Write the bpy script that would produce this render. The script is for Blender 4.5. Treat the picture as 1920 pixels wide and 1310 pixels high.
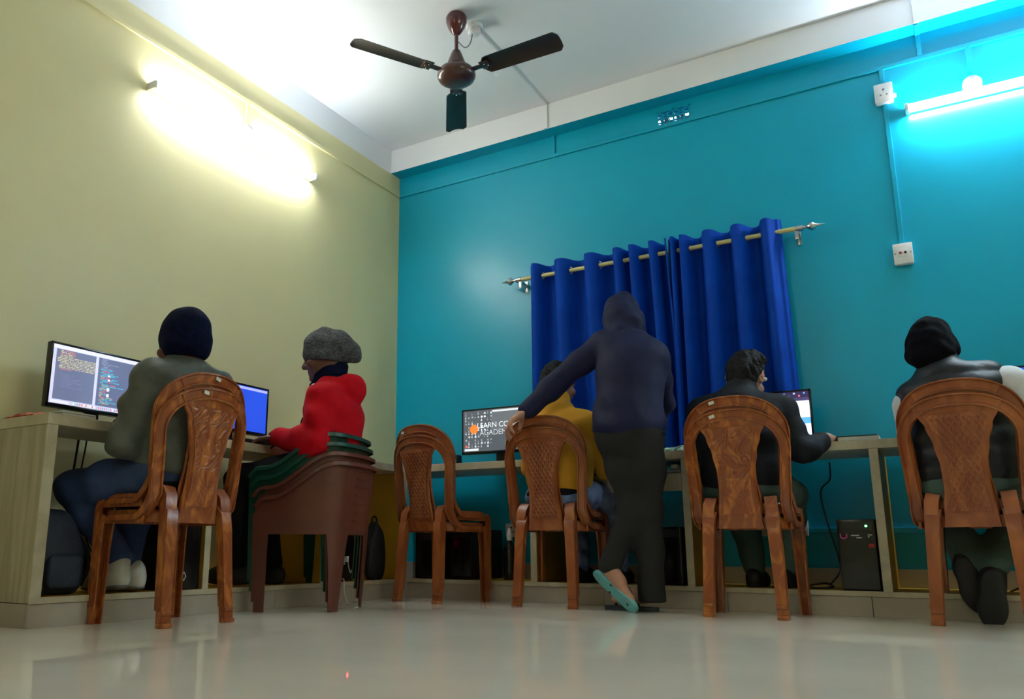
import bpy, bmesh, math, random
import numpy as np
from mathutils import Vector, Matrix

random.seed(4)
for o in list(bpy.data.objects):
    bpy.data.objects.remove(o, do_unlink=True)
sc = bpy.context.scene
COL = sc.collection

# ------------------------------------------------------------------ camera, world, exposure
FPX, YAW, PITCH, ROLL = 1531.69, math.radians(32.039), math.radians(12.2265), math.radians(0.2617)
CAM = Vector((3.2124, -4.552, 0.28))
fw = Vector((-math.sin(YAW) * math.cos(PITCH), math.cos(YAW) * math.cos(PITCH), math.sin(PITCH)))
rt = Vector((math.cos(YAW), math.sin(YAW), 0))
upv = rt.cross(fw)
rt2 = rt * math.cos(ROLL) + upv * math.sin(ROLL)
up2 = upv * math.cos(ROLL) - rt * math.sin(ROLL)
cam_d = bpy.data.cameras.new('camera')
cam_d.sensor_width = 36.0
cam_d.lens = FPX / 1920 * 36
cam_d.shift_x = 133.29 / 1920
cam_d.shift_y = 39.51 / 1920
cam_d.clip_start = 0.02
cam = bpy.data.objects.new('camera', cam_d)
COL.objects.link(cam)
cam.matrix_world = Matrix(((rt2.x, up2.x, -fw.x, CAM.x), (rt2.y, up2.y, -fw.y, CAM.y), (rt2.z, up2.z, -fw.z, CAM.z), (0, 0, 0, 1)))
sc.camera = cam

world = bpy.data.worlds.new('night')
sc.world = world
world.use_nodes = True
world.node_tree.nodes['Background'].inputs[0].default_value = (0.012, 0.016, 0.03, 1)
world.node_tree.nodes['Background'].inputs[1].default_value = 1.0

sc.view_settings.view_transform = 'Standard'
sc.view_settings.look = 'None'
sc.view_settings.gamma = 1.0
sc.view_settings.use_curve_mapping = False
sc.view_settings.exposure = 1.36
TUBE_STRENGTH = 37.0
TUBE_COLOR = (0.93, 0.975, 1.0)

# ------------------------------------------------------------------ materials
def lin(c):
    return tuple((v / 255 / 12.92 if v / 255 <= 0.04045 else ((v / 255 + 0.055) / 1.055) ** 2.4) for v in c) + (1.0,)

def new_mat(name):
    m = bpy.data.materials.new(name)
    m.use_nodes = True
    return m, m.node_tree, m.node_tree.nodes['Principled BSDF']

def pm(name, c1, c2=None, scale=6.0, rough=0.6, bump=0.0, bscale=60.0, metal=0.0, coat=0.0, stretch=(1, 1, 1), detail=4.0,
       distort=0.0, lo=0.35, hi=0.65, spec=0.5, randomize=False, sheen=0.0):
    m, nt, b = new_mat(name)
    N, Lk = nt.nodes, nt.links
    b.inputs['Roughness'].default_value = rough
    b.inputs['Metallic'].default_value = metal
    b.inputs['Specular IOR Level'].default_value = spec
    if coat:
        b.inputs['Coat Weight'].default_value = coat
        b.inputs['Coat Roughness'].default_value = 0.12
    if sheen:
        b.inputs['Sheen Weight'].default_value = sheen
    tc = N.new('ShaderNodeTexCoord')
    mp = N.new('ShaderNodeMapping')
    mp.inputs['Scale'].default_value = stretch
    Lk.new(tc.outputs['Object'], mp.inputs['Vector'])
    if randomize:
        oi = N.new('ShaderNodeObjectInfo')
        cmb = N.new('ShaderNodeCombineXYZ')
        mul = N.new('ShaderNodeMath'); mul.operation = 'MULTIPLY'; mul.inputs[1].default_value = 37.0
        Lk.new(oi.outputs['Random'], mul.inputs[0])
        Lk.new(mul.outputs[0], cmb.inputs[0]); Lk.new(mul.outputs[0], cmb.inputs[2])
        Lk.new(cmb.outputs[0], mp.inputs['Location'])
    if c2 is None:
        c2 = tuple(max(0, v * 0.93) for v in c1)
    nz = N.new('ShaderNodeTexNoise')
    nz.inputs['Scale'].default_value = scale
    nz.inputs['Detail'].default_value = detail
    nz.inputs['Distortion'].default_value = distort
    Lk.new(mp.outputs[0], nz.inputs['Vector'])
    cr = N.new('ShaderNodeValToRGB')
    cr.color_ramp.elements[0].position = lo
    cr.color_ramp.elements[1].position = hi
    cr.color_ramp.elements[0].color = lin(c1)
    cr.color_ramp.elements[1].color = lin(c2)
    Lk.new(nz.outputs['Fac'], cr.inputs[0])
    Lk.new(cr.outputs[0], b.inputs['Base Color'])
    if bump:
        n2 = N.new('ShaderNodeTexNoise')
        n2.inputs['Scale'].default_value = bscale
        n2.inputs['Detail'].default_value = 3
        Lk.new(mp.outputs[0], n2.inputs['Vector'])
        bp = N.new('ShaderNodeBump')
        bp.inputs['Strength'].default_value = bump
        bp.inputs['Distance'].default_value = 0.01
        Lk.new(n2.outputs['Fac'], bp.inputs['Height'])
        Lk.new(bp.outputs[0], b.inputs['Normal'])
    return m

def em(name, c, s):
    m, nt, b = new_mat(name)
    b.inputs['Base Color'].default_value = lin(c) if max(c) > 1 else tuple(c) + (1,)
    b.inputs['Emission Color'].default_value = lin(c) if max(c) > 1 else tuple(c) + (1,)
    b.inputs['Emission Strength'].default_value = s
    b.inputs['Roughness'].default_value = 0.4
    return m

M = {}
M['cream_wall'] = pm('cream_wall', (222, 213, 164), (217, 208, 159), 1.6, 0.42, 0.03, 120)
M['teal_wall'] = pm('teal_wall', (4, 164, 196), (4, 159, 191), 1.3, 0.32, 0.03, 120, spec=0.36)
M['white_paint'] = pm('white_paint', (232, 235, 240), (227, 230, 236), 1.2, 0.6, 0.03, 120)
M['floor'] = pm('floor_tile', (236, 227, 212), (228, 219, 204), 2.2, 0.035, 0.0, 20, spec=0.8)
M['laminate'] = pm('laminate', (176, 166, 142), (150, 139, 114), 3.0, 0.4, 0.05, 40, stretch=(9, 9, 0.7), detail=6, distort=0.6)
M['laminate_edge'] = pm('laminate_edge', (190, 180, 154), (170, 160, 134), 9.0, 0.38, 0.04, 50, detail=5, distort=1.2)
M['yellow_board'] = pm('yellow_board', (196, 150, 24), (180, 134, 18), 4, 0.5)
M['plinth'] = pm('plinth_tile', (176, 166, 152), (160, 150, 135), 3.5, 0.3, 0.02, 30)
M['plastic'] = pm('brown_plastic', (136, 70, 34), (180, 108, 50), 6.0, 0.3, 0.0, 60, distort=3.0, detail=2.5, lo=0.48, hi=0.68, stretch=(1.6, 1.6, 0.8), randomize=True)
M['plastic2'] = pm('brown_plastic_plain', (134, 70, 36), (164, 96, 50), 4.5, 0.33, 0.0, 60, distort=2.0, detail=2.5, lo=0.42, hi=0.7, stretch=(1.4, 1.4, 0.7), randomize=True)
M['choc'] = pm('chocolate_plastic', (98, 52, 40), (90, 46, 35), 5, 0.36)
M['green'] = pm('green_plastic', (8, 66, 52), (6, 56, 44), 5, 0.34)
M['black'] = pm('black_plastic', (16, 17, 19), (11, 12, 14), 20, 0.4)
M['black_gloss'] = pm('black_gloss', (14, 14, 16), (10, 10, 12), 20, 0.2)
M['white_plastic'] = pm('white_plastic', (222, 224, 226), (214, 217, 220), 20, 0.35)
M['grey'] = pm('grey_plastic', (120, 124, 128), (105, 108, 112), 20, 0.45)
M['steel'] = pm('steel', (196, 198, 202), (180, 183, 188), 20, 0.22, metal=1.0)
M['rod_cream'] = pm('rod_cream', (214, 205, 140), (204, 196, 130), 14, 0.4)
M['fan_brown'] = pm('fan_brown', (70, 38, 32), (56, 30, 27), 8, 0.28, coat=0.4)
M['fan_blade'] = pm('fan_blade', (46, 36, 32), (36, 28, 26), 6, 0.42)
M['fan_maroon'] = pm('fan_maroon', (84, 24, 30), (70, 18, 24), 8, 0.2, coat=0.5)
M['curtain'] = pm('curtain_blue', (0, 66, 172), (0, 58, 160), 8, 0.6, 0.06, 240, spec=0.1)
M['grey_jacket'] = pm('grey_jacket', (84, 88, 80), (72, 76, 69), 9, 0.62, 0.35, 34)
M['navy_knit'] = pm('navy_knit', (14, 22, 50), (8, 14, 36), 40, 0.95, 0.5, 160, spec=0.1)
M['black_knit'] = pm('black_knit', (12, 12, 20), (8, 8, 14), 40, 0.95, 0.5, 160, spec=0.1)
M['grey_knit'] = pm('grey_knit', (98, 100, 102), (64, 67, 70), 70, 0.95, 0.9, 150, spec=0.1, stretch=(1, 1, 1.6))
M['red_fleece'] = pm('red_fleece', (186, 6, 26), (170, 4, 20), 7, 0.85, 0.2, 50, spec=0.15)
M['jeans'] = pm('jeans', (50, 72, 118), (30, 46, 82), 5, 0.85, 0.25, 220)
M['light_jeans'] = pm('light_jeans', (120, 140, 178), (62, 82, 126), 14, 0.85, 0.25, 200)
M['dark_cloth'] = pm('dark_cloth', (18, 18, 22), (12, 12, 15), 8, 0.9, 0.2, 80, spec=0.15)
M['charcoal'] = pm('charcoal_cloth', (40, 41, 41), (33, 34, 34), 6, 0.8, 0.15, 60, spec=0.2)
M['navy_shirt'] = pm('navy_shirt', (20, 25, 62), (16, 20, 52), 5, 0.7, 0.12, 60, spec=0.25)
M['mustard'] = pm('mustard_shirt', (196, 142, 40), (180, 128, 32), 6, 0.85, 0.15, 60, spec=0.2)
M['black_jacket'] = pm('black_jacket', (14, 19, 29), (10, 13, 21), 7, 0.7, 0.3, 30, spec=0.25)
M['puffer'] = pm('puffer_vest', (15, 20, 28), (10, 13, 20), 7, 0.5, 0.3, 26, spec=0.35)
M['white_cloth'] = pm('white_cloth', (206, 208, 214), (192, 195, 203), 8, 0.8, 0.15, 50)
M['green_trouser'] = pm('green_trouser', (62, 86, 78), (50, 72, 64), 6, 0.8, 0.2, 60)
M['skin'] = pm('skin', (138, 92, 70), (124, 80, 60), 14, 0.55, 0.05, 90)
M['skin_dark'] = pm('skin_dark', (104, 68, 52), (92, 58, 44), 14, 0.55, 0.05, 90)
M['skin_pale'] = pm('skin_pale', (186, 138, 116), (172, 124, 102), 14, 0.55, 0.05, 90)
M['hair'] = pm('hair_black', (9, 8, 9), (14, 13, 13), 60, 0.6, 0.9, 110, spec=0.2)
M['shoe_white'] = pm('shoe_white', (206, 204, 196), (186, 184, 175), 10, 0.6, 0.1, 50)
M['shoe_black'] = pm('shoe_black', (16, 16, 18), (10, 10, 12), 10, 0.6, 0.1, 50)
M['teal_rubber'] = pm('teal_rubber', (104, 178, 180), (92, 166, 168), 9, 0.6)
M['dark_rubber'] = pm('dark_rubber', (40, 52, 58), (30, 40, 46), 9, 0.6)
M['bag_navy'] = pm('bag_navy', (42, 54, 74), (32, 42, 60), 6, 0.7, 0.3, 60)
M['bag_black'] = pm('bag_black', (14, 15, 16), (9, 10, 11), 6, 0.7, 0.3, 60)
M['cable'] = pm('cable_black', (12, 12, 13), (9, 9, 10), 10, 0.5)
M['cable_white'] = pm('cable_white', (200, 202, 198), (188, 190, 186), 10, 0.5)
M['paper'] = pm('paper', (205, 204, 196), (190, 189, 180), 8, 0.8)
M['redcloth'] = pm('red_cloth', (158, 58, 44), (206, 120, 92), 26, 0.85, 0.3, 60, lo=0.5, hi=0.62)
M['greencloth'] = pm('green_print', (66, 120, 84), (206, 222, 204), 46, 0.85, 0.2, 80, lo=0.46, hi=0.56)
M['pink'] = pm('pink_cover', (226, 96, 160), (214, 84, 148), 8, 0.6)
M['hole'] = pm('hole_dark', (18, 18, 20), (12, 12, 14), 8, 0.8)
M['red_part'] = pm('red_part', (190, 30, 36), (176, 24, 30), 8, 0.4)
M['tube'] = em('tube_glow', TUBE_COLOR, TUBE_STRENGTH)
M['tube_cool'] = em('tube_glow_cool', (0.86, 0.95, 1.0), TUBE_STRENGTH * 1.85)
M['tube_fill'] = em('fill_glow', TUBE_COLOR, TUBE_STRENGTH * 0.32)
M['tube_fill_side'] = em('fill_glow_side', (1.0, 0.985, 0.96), TUBE_STRENGTH * 0.75)

# ------------------------------------------------------------------ mesh helpers
class MB:
    def __init__(s):
        s.v, s.f, s.mi = [], [], []
    def add(s, vs, fs, mi=0):
        o = len(s.v)
        s.v += [tuple(v) for v in vs]
        s.f += [tuple(i + o for i in f) for f in fs]
        s.mi += [mi] * len(fs)
        return s
    def box(s, lo, hi, bev=0.0, mi=0, mat=None):
        bm = bmesh.new()
        bmesh.ops.create_cube(bm, size=1.0)
        for v in bm.verts:
            v.co = Vector([lo[i] + (v.co[i] + 0.5) * (hi[i] - lo[i]) for i in range(3)])
        if bev > 0:
            bmesh.ops.bevel(bm, geom=list(bm.edges), offset=bev, segments=2, profile=0.6, affect='EDGES')
        if mat is not None:
            bmesh.ops.transform(bm, matrix=mat, verts=bm.verts)
        bm.verts.index_update()
        s.add([v.co[:] for v in bm.verts], [[v.index for v in f.verts] for f in bm.faces], mi)
        bm.free()
        return s
    def lathe(s, prof, c=(0, 0, 0), ax=None, n=20, mi=0):
        R = Matrix.Identity(3) if ax is None else Vector((0, 0, 1)).rotation_difference(Vector(ax)).to_matrix()
        vs, fs = [], []
        for (r, z) in prof:
            for k in range(n):
                a = 2 * math.pi * k / n
                p = R @ Vector((r * math.cos(a), r * math.sin(a), z))
                vs.append((p.x + c[0], p.y + c[1], p.z + c[2]))
        for i in range(len(prof) - 1):
            for k in range(n):
                fs.append((i * n + k, i * n + (k + 1) % n, (i + 1) * n + (k + 1) % n, (i + 1) * n + k))
        fs.append(tuple(range(n))[::-1])
        fs.append(tuple((len(prof) - 1) * n + k for k in range(n)))
        return s.add(vs, fs, mi)
    def tube(s, pts, r, n=8, mi=0, smooth=0):
        pts = [Vector(p) for p in pts]
        if smooth:
            pts = catmull(pts, smooth)
        m = len(pts)
        rr = r if isinstance(r, (list, tuple)) else [r] * m
        t0 = (pts[1] - pts[0]).normalized()
        nrm = t0.orthogonal().normalized()
        vs, fs = [], []
        for i, p in enumerate(pts):
            t = (pts[min(i + 1, m - 1)] - pts[max(i - 1, 0)]).normalized()
            nrm = (nrm - t * nrm.dot(t)).normalized()
            b = t.cross(nrm)
            for k in range(n):
                a = 2 * math.pi * k / n
                vs.append(p + (nrm * math.cos(a) + b * math.sin(a)) * rr[i])
        for i in range(m - 1):
            for k in range(n):
                fs.append((i * n + k, i * n + (k + 1) % n, (i + 1) * n + (k + 1) % n, (i + 1) * n + k))
        fs.append(tuple(range(n))[::-1])
        fs.append(tuple((m - 1) * n + k for k in range(n)))
        return s.add(vs, fs, mi)
    def sweep(s, pts, nrms, prof, scale=None, mi=0):
        # prof: list of (side, normal) offsets; nrms: surface normal at each point
        pts = [Vector(p) for p in pts]
        m, n = len(pts), len(prof)
        vs, fs = [], []
        for i, p in enumerate(pts):
            t = (pts[min(i + 1, m - 1)] - pts[max(i - 1, 0)]).normalized()
            nv = Vector(nrms[i]); nv = (nv - t * nv.dot(t)).normalized()
            b = t.cross(nv)
            sx, sn = (1, 1) if scale is None else scale[i]
            for (u, w) in prof:
                vs.append(p + b * (u * sx) + nv * (w * sn))
        for i in range(m - 1):
            for k in range(n):
                fs.append((i * n + k, i * n + (k + 1) % n, (i + 1) * n + (k + 1) % n, (i + 1) * n + k))
        fs.append(tuple(range(n))[::-1])
        fs.append(tuple((m - 1) * n + k for k in range(n)))
        return s.add(vs, fs, mi)
    def sheet(s, fn, nu, nv, th, mi=0):
        # fn(u,v)->Vector on [0,1]^2, given a thickness th along its normal
        P = [[Vector(fn(i / nu, j / nv)) for j in range(nv + 1)] for i in range(nu + 1)]
        top, bot = [], []
        for i in range(nu + 1):
            for j in range(nv + 1):
                a = P[min(i + 1, nu)][j] - P[max(i - 1, 0)][j]
                b = P[i][min(j + 1, nv)] - P[i][max(j - 1, 0)]
                nn = a.cross(b)
                nn = nn.normalized() if nn.length > 1e-9 else Vector((0, 0, 1))
                top.append(P[i][j] + nn * th / 2)
                bot.append(P[i][j] - nn * th / 2)
        o = len(top)
        W = nv + 1
        fs = []
        for i in range(nu):
            for j in range(nv):
                q = (i * W + j, (i + 1) * W + j, (i + 1) * W + j + 1, i * W + j + 1)
                fs.append(q)
                fs.append(tuple(x + o for x in q[::-1]))
        for i in range(nu):
            a, b = i * W, (i + 1) * W
            fs.append((a, a + o, b + o, b)); fs.append((b + nv, b + nv + o, a + nv + o, a + nv))
        for j in range(nv):
            a, b = j, j + 1
            fs.append((b, b + o, a + o, a)); c, d = nu * W + j, nu * W + j + 1
            fs.append((c, c + o, d + o, d))
        return s.add(top + bot, fs, mi)
    def mesh(s, name):
        me = bpy.data.meshes.new(name)
        me.from_pydata(s.v, [], s.f)
        me.polygons.foreach_set('material_index', s.mi)
        me.update()
        return me

def catmull(pts, k):
    out = []
    P = [pts[0]] + list(pts) + [pts[-1]]
    for i in range(1, len(P) - 2):
        a, b, c, d = P[i - 1], P[i], P[i + 1], P[i + 2]
        for j in range(k):
            t = j / k
            out.append(0.5 * ((2 * b) + (c - a) * t + (2 * a - 5 * b + 4 * c - d) * t * t + (3 * b - a - 3 * c + d) * t ** 3))
    out.append(pts[-1])
    return out

def fix_normals(me):
    bm = bmesh.new(); bm.from_mesh(me)
    bmesh.ops.recalc_face_normals(bm, faces=bm.faces)
    bm.to_mesh(me); bm.free()

def smooth(me, ang=40):
    me.polygons.foreach_set('use_smooth', [True] * len(me.polygons))
    try:
        me.set_sharp_from_angle(angle=math.radians(ang))
    except Exception:
        pass

def link(name, me, mats, parent=None, loc=None):
    o = bpy.data.objects.new(name, me)
    COL.objects.link(o)
    for m in (mats if isinstance(mats, (list, tuple)) else [mats]):
        if m.name not in [x.name for x in me.materials if x]:
            me.materials.append(m)
    if parent is not None:
        o.parent = parent
    if loc is not None:
        o.location = loc
    return o

def obj(name, mb, mats, parent=None, loc=None, sm=True, ang=40):
    me = mb.mesh(name)
    fix_normals(me)
    if sm:
        smooth(me, ang)
    mats = [M[m] if isinstance(m, str) else m for m in (mats if isinstance(mats, (list, tuple)) else [mats])]
    return link(name, me, mats, parent, loc)

def tag(o, label=None, cat=None, group=None, kind=None):
    if label: o['label'] = label
    if cat: o['category'] = cat
    if group: o['group'] = group
    if kind: o['kind'] = kind
    return o

def thing(name, label, cat, loc=(0, 0, 0), rz=0.0, group=None):
    o = bpy.data.objects.new(name, None)
    o.empty_display_size = 0.1
    COL.objects.link(o)
    o.location = loc
    o.rotation_euler = (0, 0, rz)
    return tag(o, label, cat, group)

def copy_tree(o, parent=None):
    c = o.copy()
    COL.objects.link(c)
    if parent is not None:
        c.parent = parent
    for ch in list(o.children):
        copy_tree(ch, c)
    return c

def struct(name, mb, mats, label, cat, parent=None):
    o = obj(name, mb, mats, parent, sm=False)
    if parent is None:
        tag(o, label, cat, kind='structure')
    return o

# ------------------------------------------------------------------ room shell
RX, RY, ZC = 5.3, -6.4, 3.096          # room spans x 0..RX, y RY..0
DL, DB = 0.46, 0.52                     # depth of the desk fronts from the left and back walls
TRZ = 2.768                             # height of the cable casing

struct('floor', MB().box((-0.15, RY - 0.15, -0.1), (RX + 0.15, 0.15, 0.0)), 'floor', 'glossy beige tiled floor', 'floor')
struct('ceiling', MB().box((-0.15, RY - 0.15, ZC), (RX + 0.15, 0.15, ZC + 0.1)), 'white_paint', 'plain white painted ceiling', 'ceiling')
w = MB()
w.box((-0.15, RY, 0.0), (0.0, 0.0, 2.918), mi=0)
w.box((-0.15, RY, 2.918), (0.0, 0.0, ZC), mi=1)
struct('wall_left', w, ['cream_wall', 'white_paint'], 'pale olive cream wall with a white band along its top', 'wall')
VX0, VX1, VZ0, VZ1 = 1.912, 2.112, 2.786, 2.884
w = MB()
w.box((-0.15, 0, 0), (VX0, 0.08, ZC)); w.box((VX1, 0, 0), (RX + 0.15, 0.08, ZC))
w.box((VX0, 0, 0), (VX1, 0.08, VZ0)); w.box((VX0, 0, VZ1), (VX1, 0.08, ZC))
struct('wall_back', w, 'teal_wall', 'teal painted wall behind the blue curtain', 'wall')
struct('wall_right', MB().box((RX, RY, 0), (RX + 0.15, 0, ZC)), 'cream_wall', 'cream wall on the right side of the room', 'wall')
struct('wall_front', MB().box((-0.15, RY - 0.15, 0), (RX + 0.15, RY, ZC)), 'cream_wall', 'cream wall behind the camera', 'wall')
b = MB()
b.box((0.0, -0.11, 2.921), (RX, 0.0, ZC - 0.001), mi=0)
b.box((0.0, -0.1099, 2.9205), (RX, 0.0, 2.9215), mi=1)
struct('trim_1', b, ['white_paint', 'teal_wall'], 'white ceiling beam with a teal underside above the teal wall', 'beam')
struct('trim_2', MB().box((0.0, RY, TRZ), (0.012, -0.012, TRZ + 0.024), 0.002), 'cream_wall', 'thin painted cable casing running along the cream wall', 'casing')
struct('trim_3', MB().box((0.0, -0.012, TRZ), (RX, 0.0, TRZ + 0.024), 0.002), 'teal_wall', 'thin teal cable casing running along the teal wall', 'casing')
def casing(name, x, y0, z0, z1, m, label):
    struct(name, MB().box((x - 0.011, y0 - 0.012, z0), (x + 0.011, y0, z1), 0.002), m, label, 'casing')
casing('trim_4', 1.227, -0.11, 2.921, ZC, 'white_paint', 'short white cable casing on the beam in line with the ceiling fan')
casing('trim_5', 1.227, 0.0, TRZ + 0.024, 2.921, 'teal_wall', 'short teal cable casing dropping from the beam towards the curtain side')
casing('trim_6', 3.30, -0.11, 2.921, ZC, 'white_paint', 'short white cable casing on the beam above the wall tube light')
casing('trim_7', 3.30, 0.0, TRZ + 0.024, 2.921, 'teal_wall', 'short teal cable casing between beam and long teal casing near the tube light')
struct('trim_8', MB().box((3.289, -0.11, 2.909), (3.311, 0.0, 2.9205), 0.002), 'teal_wall', 'short teal cable casing under the beam near the tube light', 'casing')
casing('trim_9', 3.118, 0.0, 1.786, TRZ, 'teal_wall', 'long vertical teal cable casing joining two white wall boxes')
casing('trim_10', 3.504, 0.0, 2.63, TRZ, 'teal_wall', 'short teal cable casing feeding the tube light on the teal wall')
struct('trim_11', MB().box((0.0, -1.541, 2.625), (0.012, -1.519, TRZ), 0.002), 'cream_wall', 'short cream cable casing feeding the tube light on the cream wall', 'casing')
struct('trim_12', MB().box((1.216, -1.05, ZC - 0.012), (1.238, -0.11, ZC), 0.002), 'white_paint', 'white cable casing across the ceiling from the fan to the beam', 'casing')
struct('trim_13', MB().box((2.0, -0.014, 0.36), (RX, 0.0, 0.385), 0.002), 'teal_wall', 'teal cable casing low on the teal wall under the desk', 'casing')
struct('baseboard_back', MB().box((0.0, -0.012, 0.0), (RX, 0.0, 0.19)), 'plinth', 'beige tile skirting along the teal wall', 'skirting')
struct('baseboard_left', MB().box((0.0, RY, 0.0), (0.012, -0.012, 0.10)), 'plinth', 'beige tile skirting along the cream wall', 'skirting')

# vent block let into the teal wall, street lamps behind it
vt = thing('vent_block', 'small teal cement vent block under the white beam', 'vent', (VX0, 0.0, VZ0))
W_, H_ = VX1 - VX0, VZ1 - VZ0
f = MB()
f.box((0, -0.003, 0), (W_, 0.04, 0.009)); f.box((0, -0.003, H_ - 0.009), (W_, 0.04, H_))
f.box((0, -0.003, 0), (0.009, 0.04, H_)); f.box((W_ - 0.009, -0.003, 0), (W_, 0.04, H_))
f.box((W_ / 2 - 0.006, -0.003, 0), (W_ / 2 + 0.006, 0.04, H_))
obj('frame', f, 'teal_wall', vt, sm=False)
for cx in (0.009, W_ / 2 + 0.006):
    cw = W_ / 2 - 0.015
    g = MB()
    for fr in (0.34, 0.68):
        g.box((cx + cw * fr - 0.004, 0.0, 0), (cx + cw * fr + 0.004, 0.008, 0.045))
    g.box((cx, 0.0, 0.022), (cx + cw, 0.008, 0.028)); g.box((cx, 0.0, 0.044), (cx + cw, 0.008, 0.052))
    for sgn in (1, -1):
        mt = Matrix.Translation((cx + cw / 2, 0.004, 0.07)) @ Matrix.Rotation(sgn * 0.42, 4, 'Y')
        g.box((-cw * 0.56, -0.004, -0.004), (cw * 0.56, 0.004, 0.004), mat=mt)
    obj('lattice', g, 'teal_wall', vt, sm=False)
for (x, lab) in ((1.961, 'bluish outdoor lamp shining through the middle of the vent block'), (2.057, 'bluish outdoor lamp shining through the end of the vent block')):
    ol = thing('outdoor_lamp', lab, 'lamp', (x, 0.16, 2.911), group='lamps outside the vent')
    obj('bulb', MB().lathe([(0.001, -0.013), (0.009, -0.009), (0.013, 0), (0.009, 0.009), (0.001, 0.013)], n=14), em('lamp_blue_white', (0.62, 0.8, 1.0), 40), ol)
    obj('bracket', MB().tube([(0, 0.0, 0.012), (0, 0.0, 0.05), (0, -0.03, 0.07), (0, -0.08, 0.07)], 0.004, smooth=4), 'grey', ol)

# ------------------------------------------------------------------ wall tube lights
def tube_light(name, label, loc, axis, rz, cap, glow='tube', length=1.17):
    # local frame: x along the tube, -y away from the wall
    t = thing(name, label, 'tube light', loc, rz)
    h = length / 2
    obj('housing', MB().box((-h - 0.02, -0.022, -0.016), (h + 0.02, 0.0, 0.016), 0.004), 'white_plastic', t)
    obj('tube', MB().lathe([(0.017, -h - 0.015), (0.0175, 0), (0.017, h + 0.015)], (0, -0.045, 0), (1, 0, 0), 16), glow, t)
    for sg in (-1, 1):
        e = MB().box((sg * (h + 0.022) - 0.008, -0.066, -0.02), (sg * (h + 0.022) + 0.008, 0.0, 0.02), 0.005)
        obj('end_holder', e, 'white_plastic', t)
    c = MB().lathe([(0.042, 0.0), (0.042, 0.02), (0.036, 0.034), (0.02, 0.042), (0.001, 0.044)], (cap, 0, 0.062), (0, -1, 0), 20)
    obj('ceiling_rose', c, 'white_plastic', t)
    obj('flex', MB().tube([(cap + 0.01, -0.03, 0.05), (cap + 0.02, -0.04, 0.03), (cap + 0.01, -0.02, 0.01)], 0.004, smooth=4), 'white_plastic', t)
    return t
tube_light('tube_light', 'glowing white tube light mounted on the cream wall', (0.0, -1.59, 2.525), 'y', -math.pi / 2 + math.pi, 0.06)
tube_light('tube_light', 'glowing cool white tube light mounted on the teal wall', (3.82, 0.0, 2.50), 'x', 0.0, -0.316, 'tube_cool')

tube_light('tube_light', 'added fill tube light, out of view on the cream wall behind the camera', (1.7, RY, 2.55), 'x', math.pi, 0.0, 'tube_fill')  # extra tube added out of view to brighten people's backs
tube_light('tube_light', 'added fill tube light, out of view on the cream wall right of the camera', (RX, -3.3, 2.55), 'y', -math.pi / 2, 0.0, 'tube_fill_side')  # second added tube, unseen, fill for backs and the cream left wall

def wall_box(name, label, x, z, kind):
    t = thing(name, label, 'wall box', (x, 0, z))
    obj('back_box', MB().box((-0.041, -0.034, -0.052), (0.041, 0.0, 0.052), 0.006), 'white_plastic', t)
    pl = obj('face_plate', MB().box((-0.043, -0.042, -0.054), (0.043, -0.033, 0.054), 0.004), 'white_plastic', t)
    if kind == 'socket':
        for (dx, dz, r) in ((0, 0.018, 0.006), (-0.014, -0.012, 0.0045), (0.014, -0.012, 0.0045)):
            obj('pin_hole', MB().lathe([(r, 0), (r, 0.0015)], (dx, -0.0418, dz), (0, -1, 0), 12), 'grey', pl)
        obj('side_knob', MB().lathe([(0.012, 0), (0.012, 0.01), (0.008, 0.013)], (0.043, -0.02, -0.02), (1, 0, 0), 14), 'white_plastic', pl)
    else:
        obj('inner_plate', MB().box((-0.024, -0.0435, -0.018), (0.024, -0.0415, 0.022), 0.001), 'white_plastic', pl)
        obj('red_terminal', MB().lathe([(0.006, 0), (0.006, 0.006), (0.003, 0.008)], (-0.011, -0.043, 0.004), (0, -1, 0), 12), 'red_part', pl)
        obj('black_terminal', MB().lathe([(0.006, 0), (0.006, 0.006), (0.003, 0.008)], (0.011, -0.043, 0.004), (0, -1, 0), 12), 'black', pl)
        for dx in (-0.034, 0.034):
            obj('screw', MB().lathe([(0.0035, 0), (0.0035, 0.0015)], (dx, -0.0418, 0.002), (0, -1, 0), 10), 'grey', pl)
wall_box('socket_box', 'white three pin socket box on the teal wall beside the tube light', 3.118, 2.62, 'socket')
wall_box('terminal_box', 'white wall box with a red and a black terminal on the teal wall', 3.118, 1.731, 'terminal')

# ------------------------------------------------------------------ ceiling fan
fx, fy = 1.197, -1.19
fan = thing('ceiling_fan', 'dark brown three-blade ceiling fan hanging on a short rod', 'ceiling fan', (fx, fy, ZC))
obj('canopy', MB().lathe([(0.02, 0), (0.05, -0.002), (0.058, -0.018), (0.056, -0.042), (0.045, -0.075), (0.027, -0.104), (0.016, -0.115), (0.011, -0.118)], n=28), 'fan_maroon', fan)
obj('down_rod', MB().lathe([(0.0105, -0.11), (0.0105, -0.33)], n=14), 'fan_maroon', fan)
obj('lower_canopy', MB().lathe([(0.012, -0.205), (0.022, -0.215), (0.034, -0.245), (0.048, -0.285), (0.055, -0.305), (0.05, -0.306)], n=28), 'fan_brown', fan)
mo = obj('motor', MB().lathe([(0.04, -0.308), (0.07, -0.318), (0.092, -0.332), (0.103, -0.35), (0.103, -0.366), (0.094, -0.384), (0.07, -0.4), (0.04, -0.408), (0.001, -0.41)], n=36), 'fan_brown', fan)
obj('silver_band', MB().lathe([(0.046, -0.296), (0.05, -0.3), (0.05, -0.316), (0.046, -0.32)], n=28), 'steel', mo)
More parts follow.
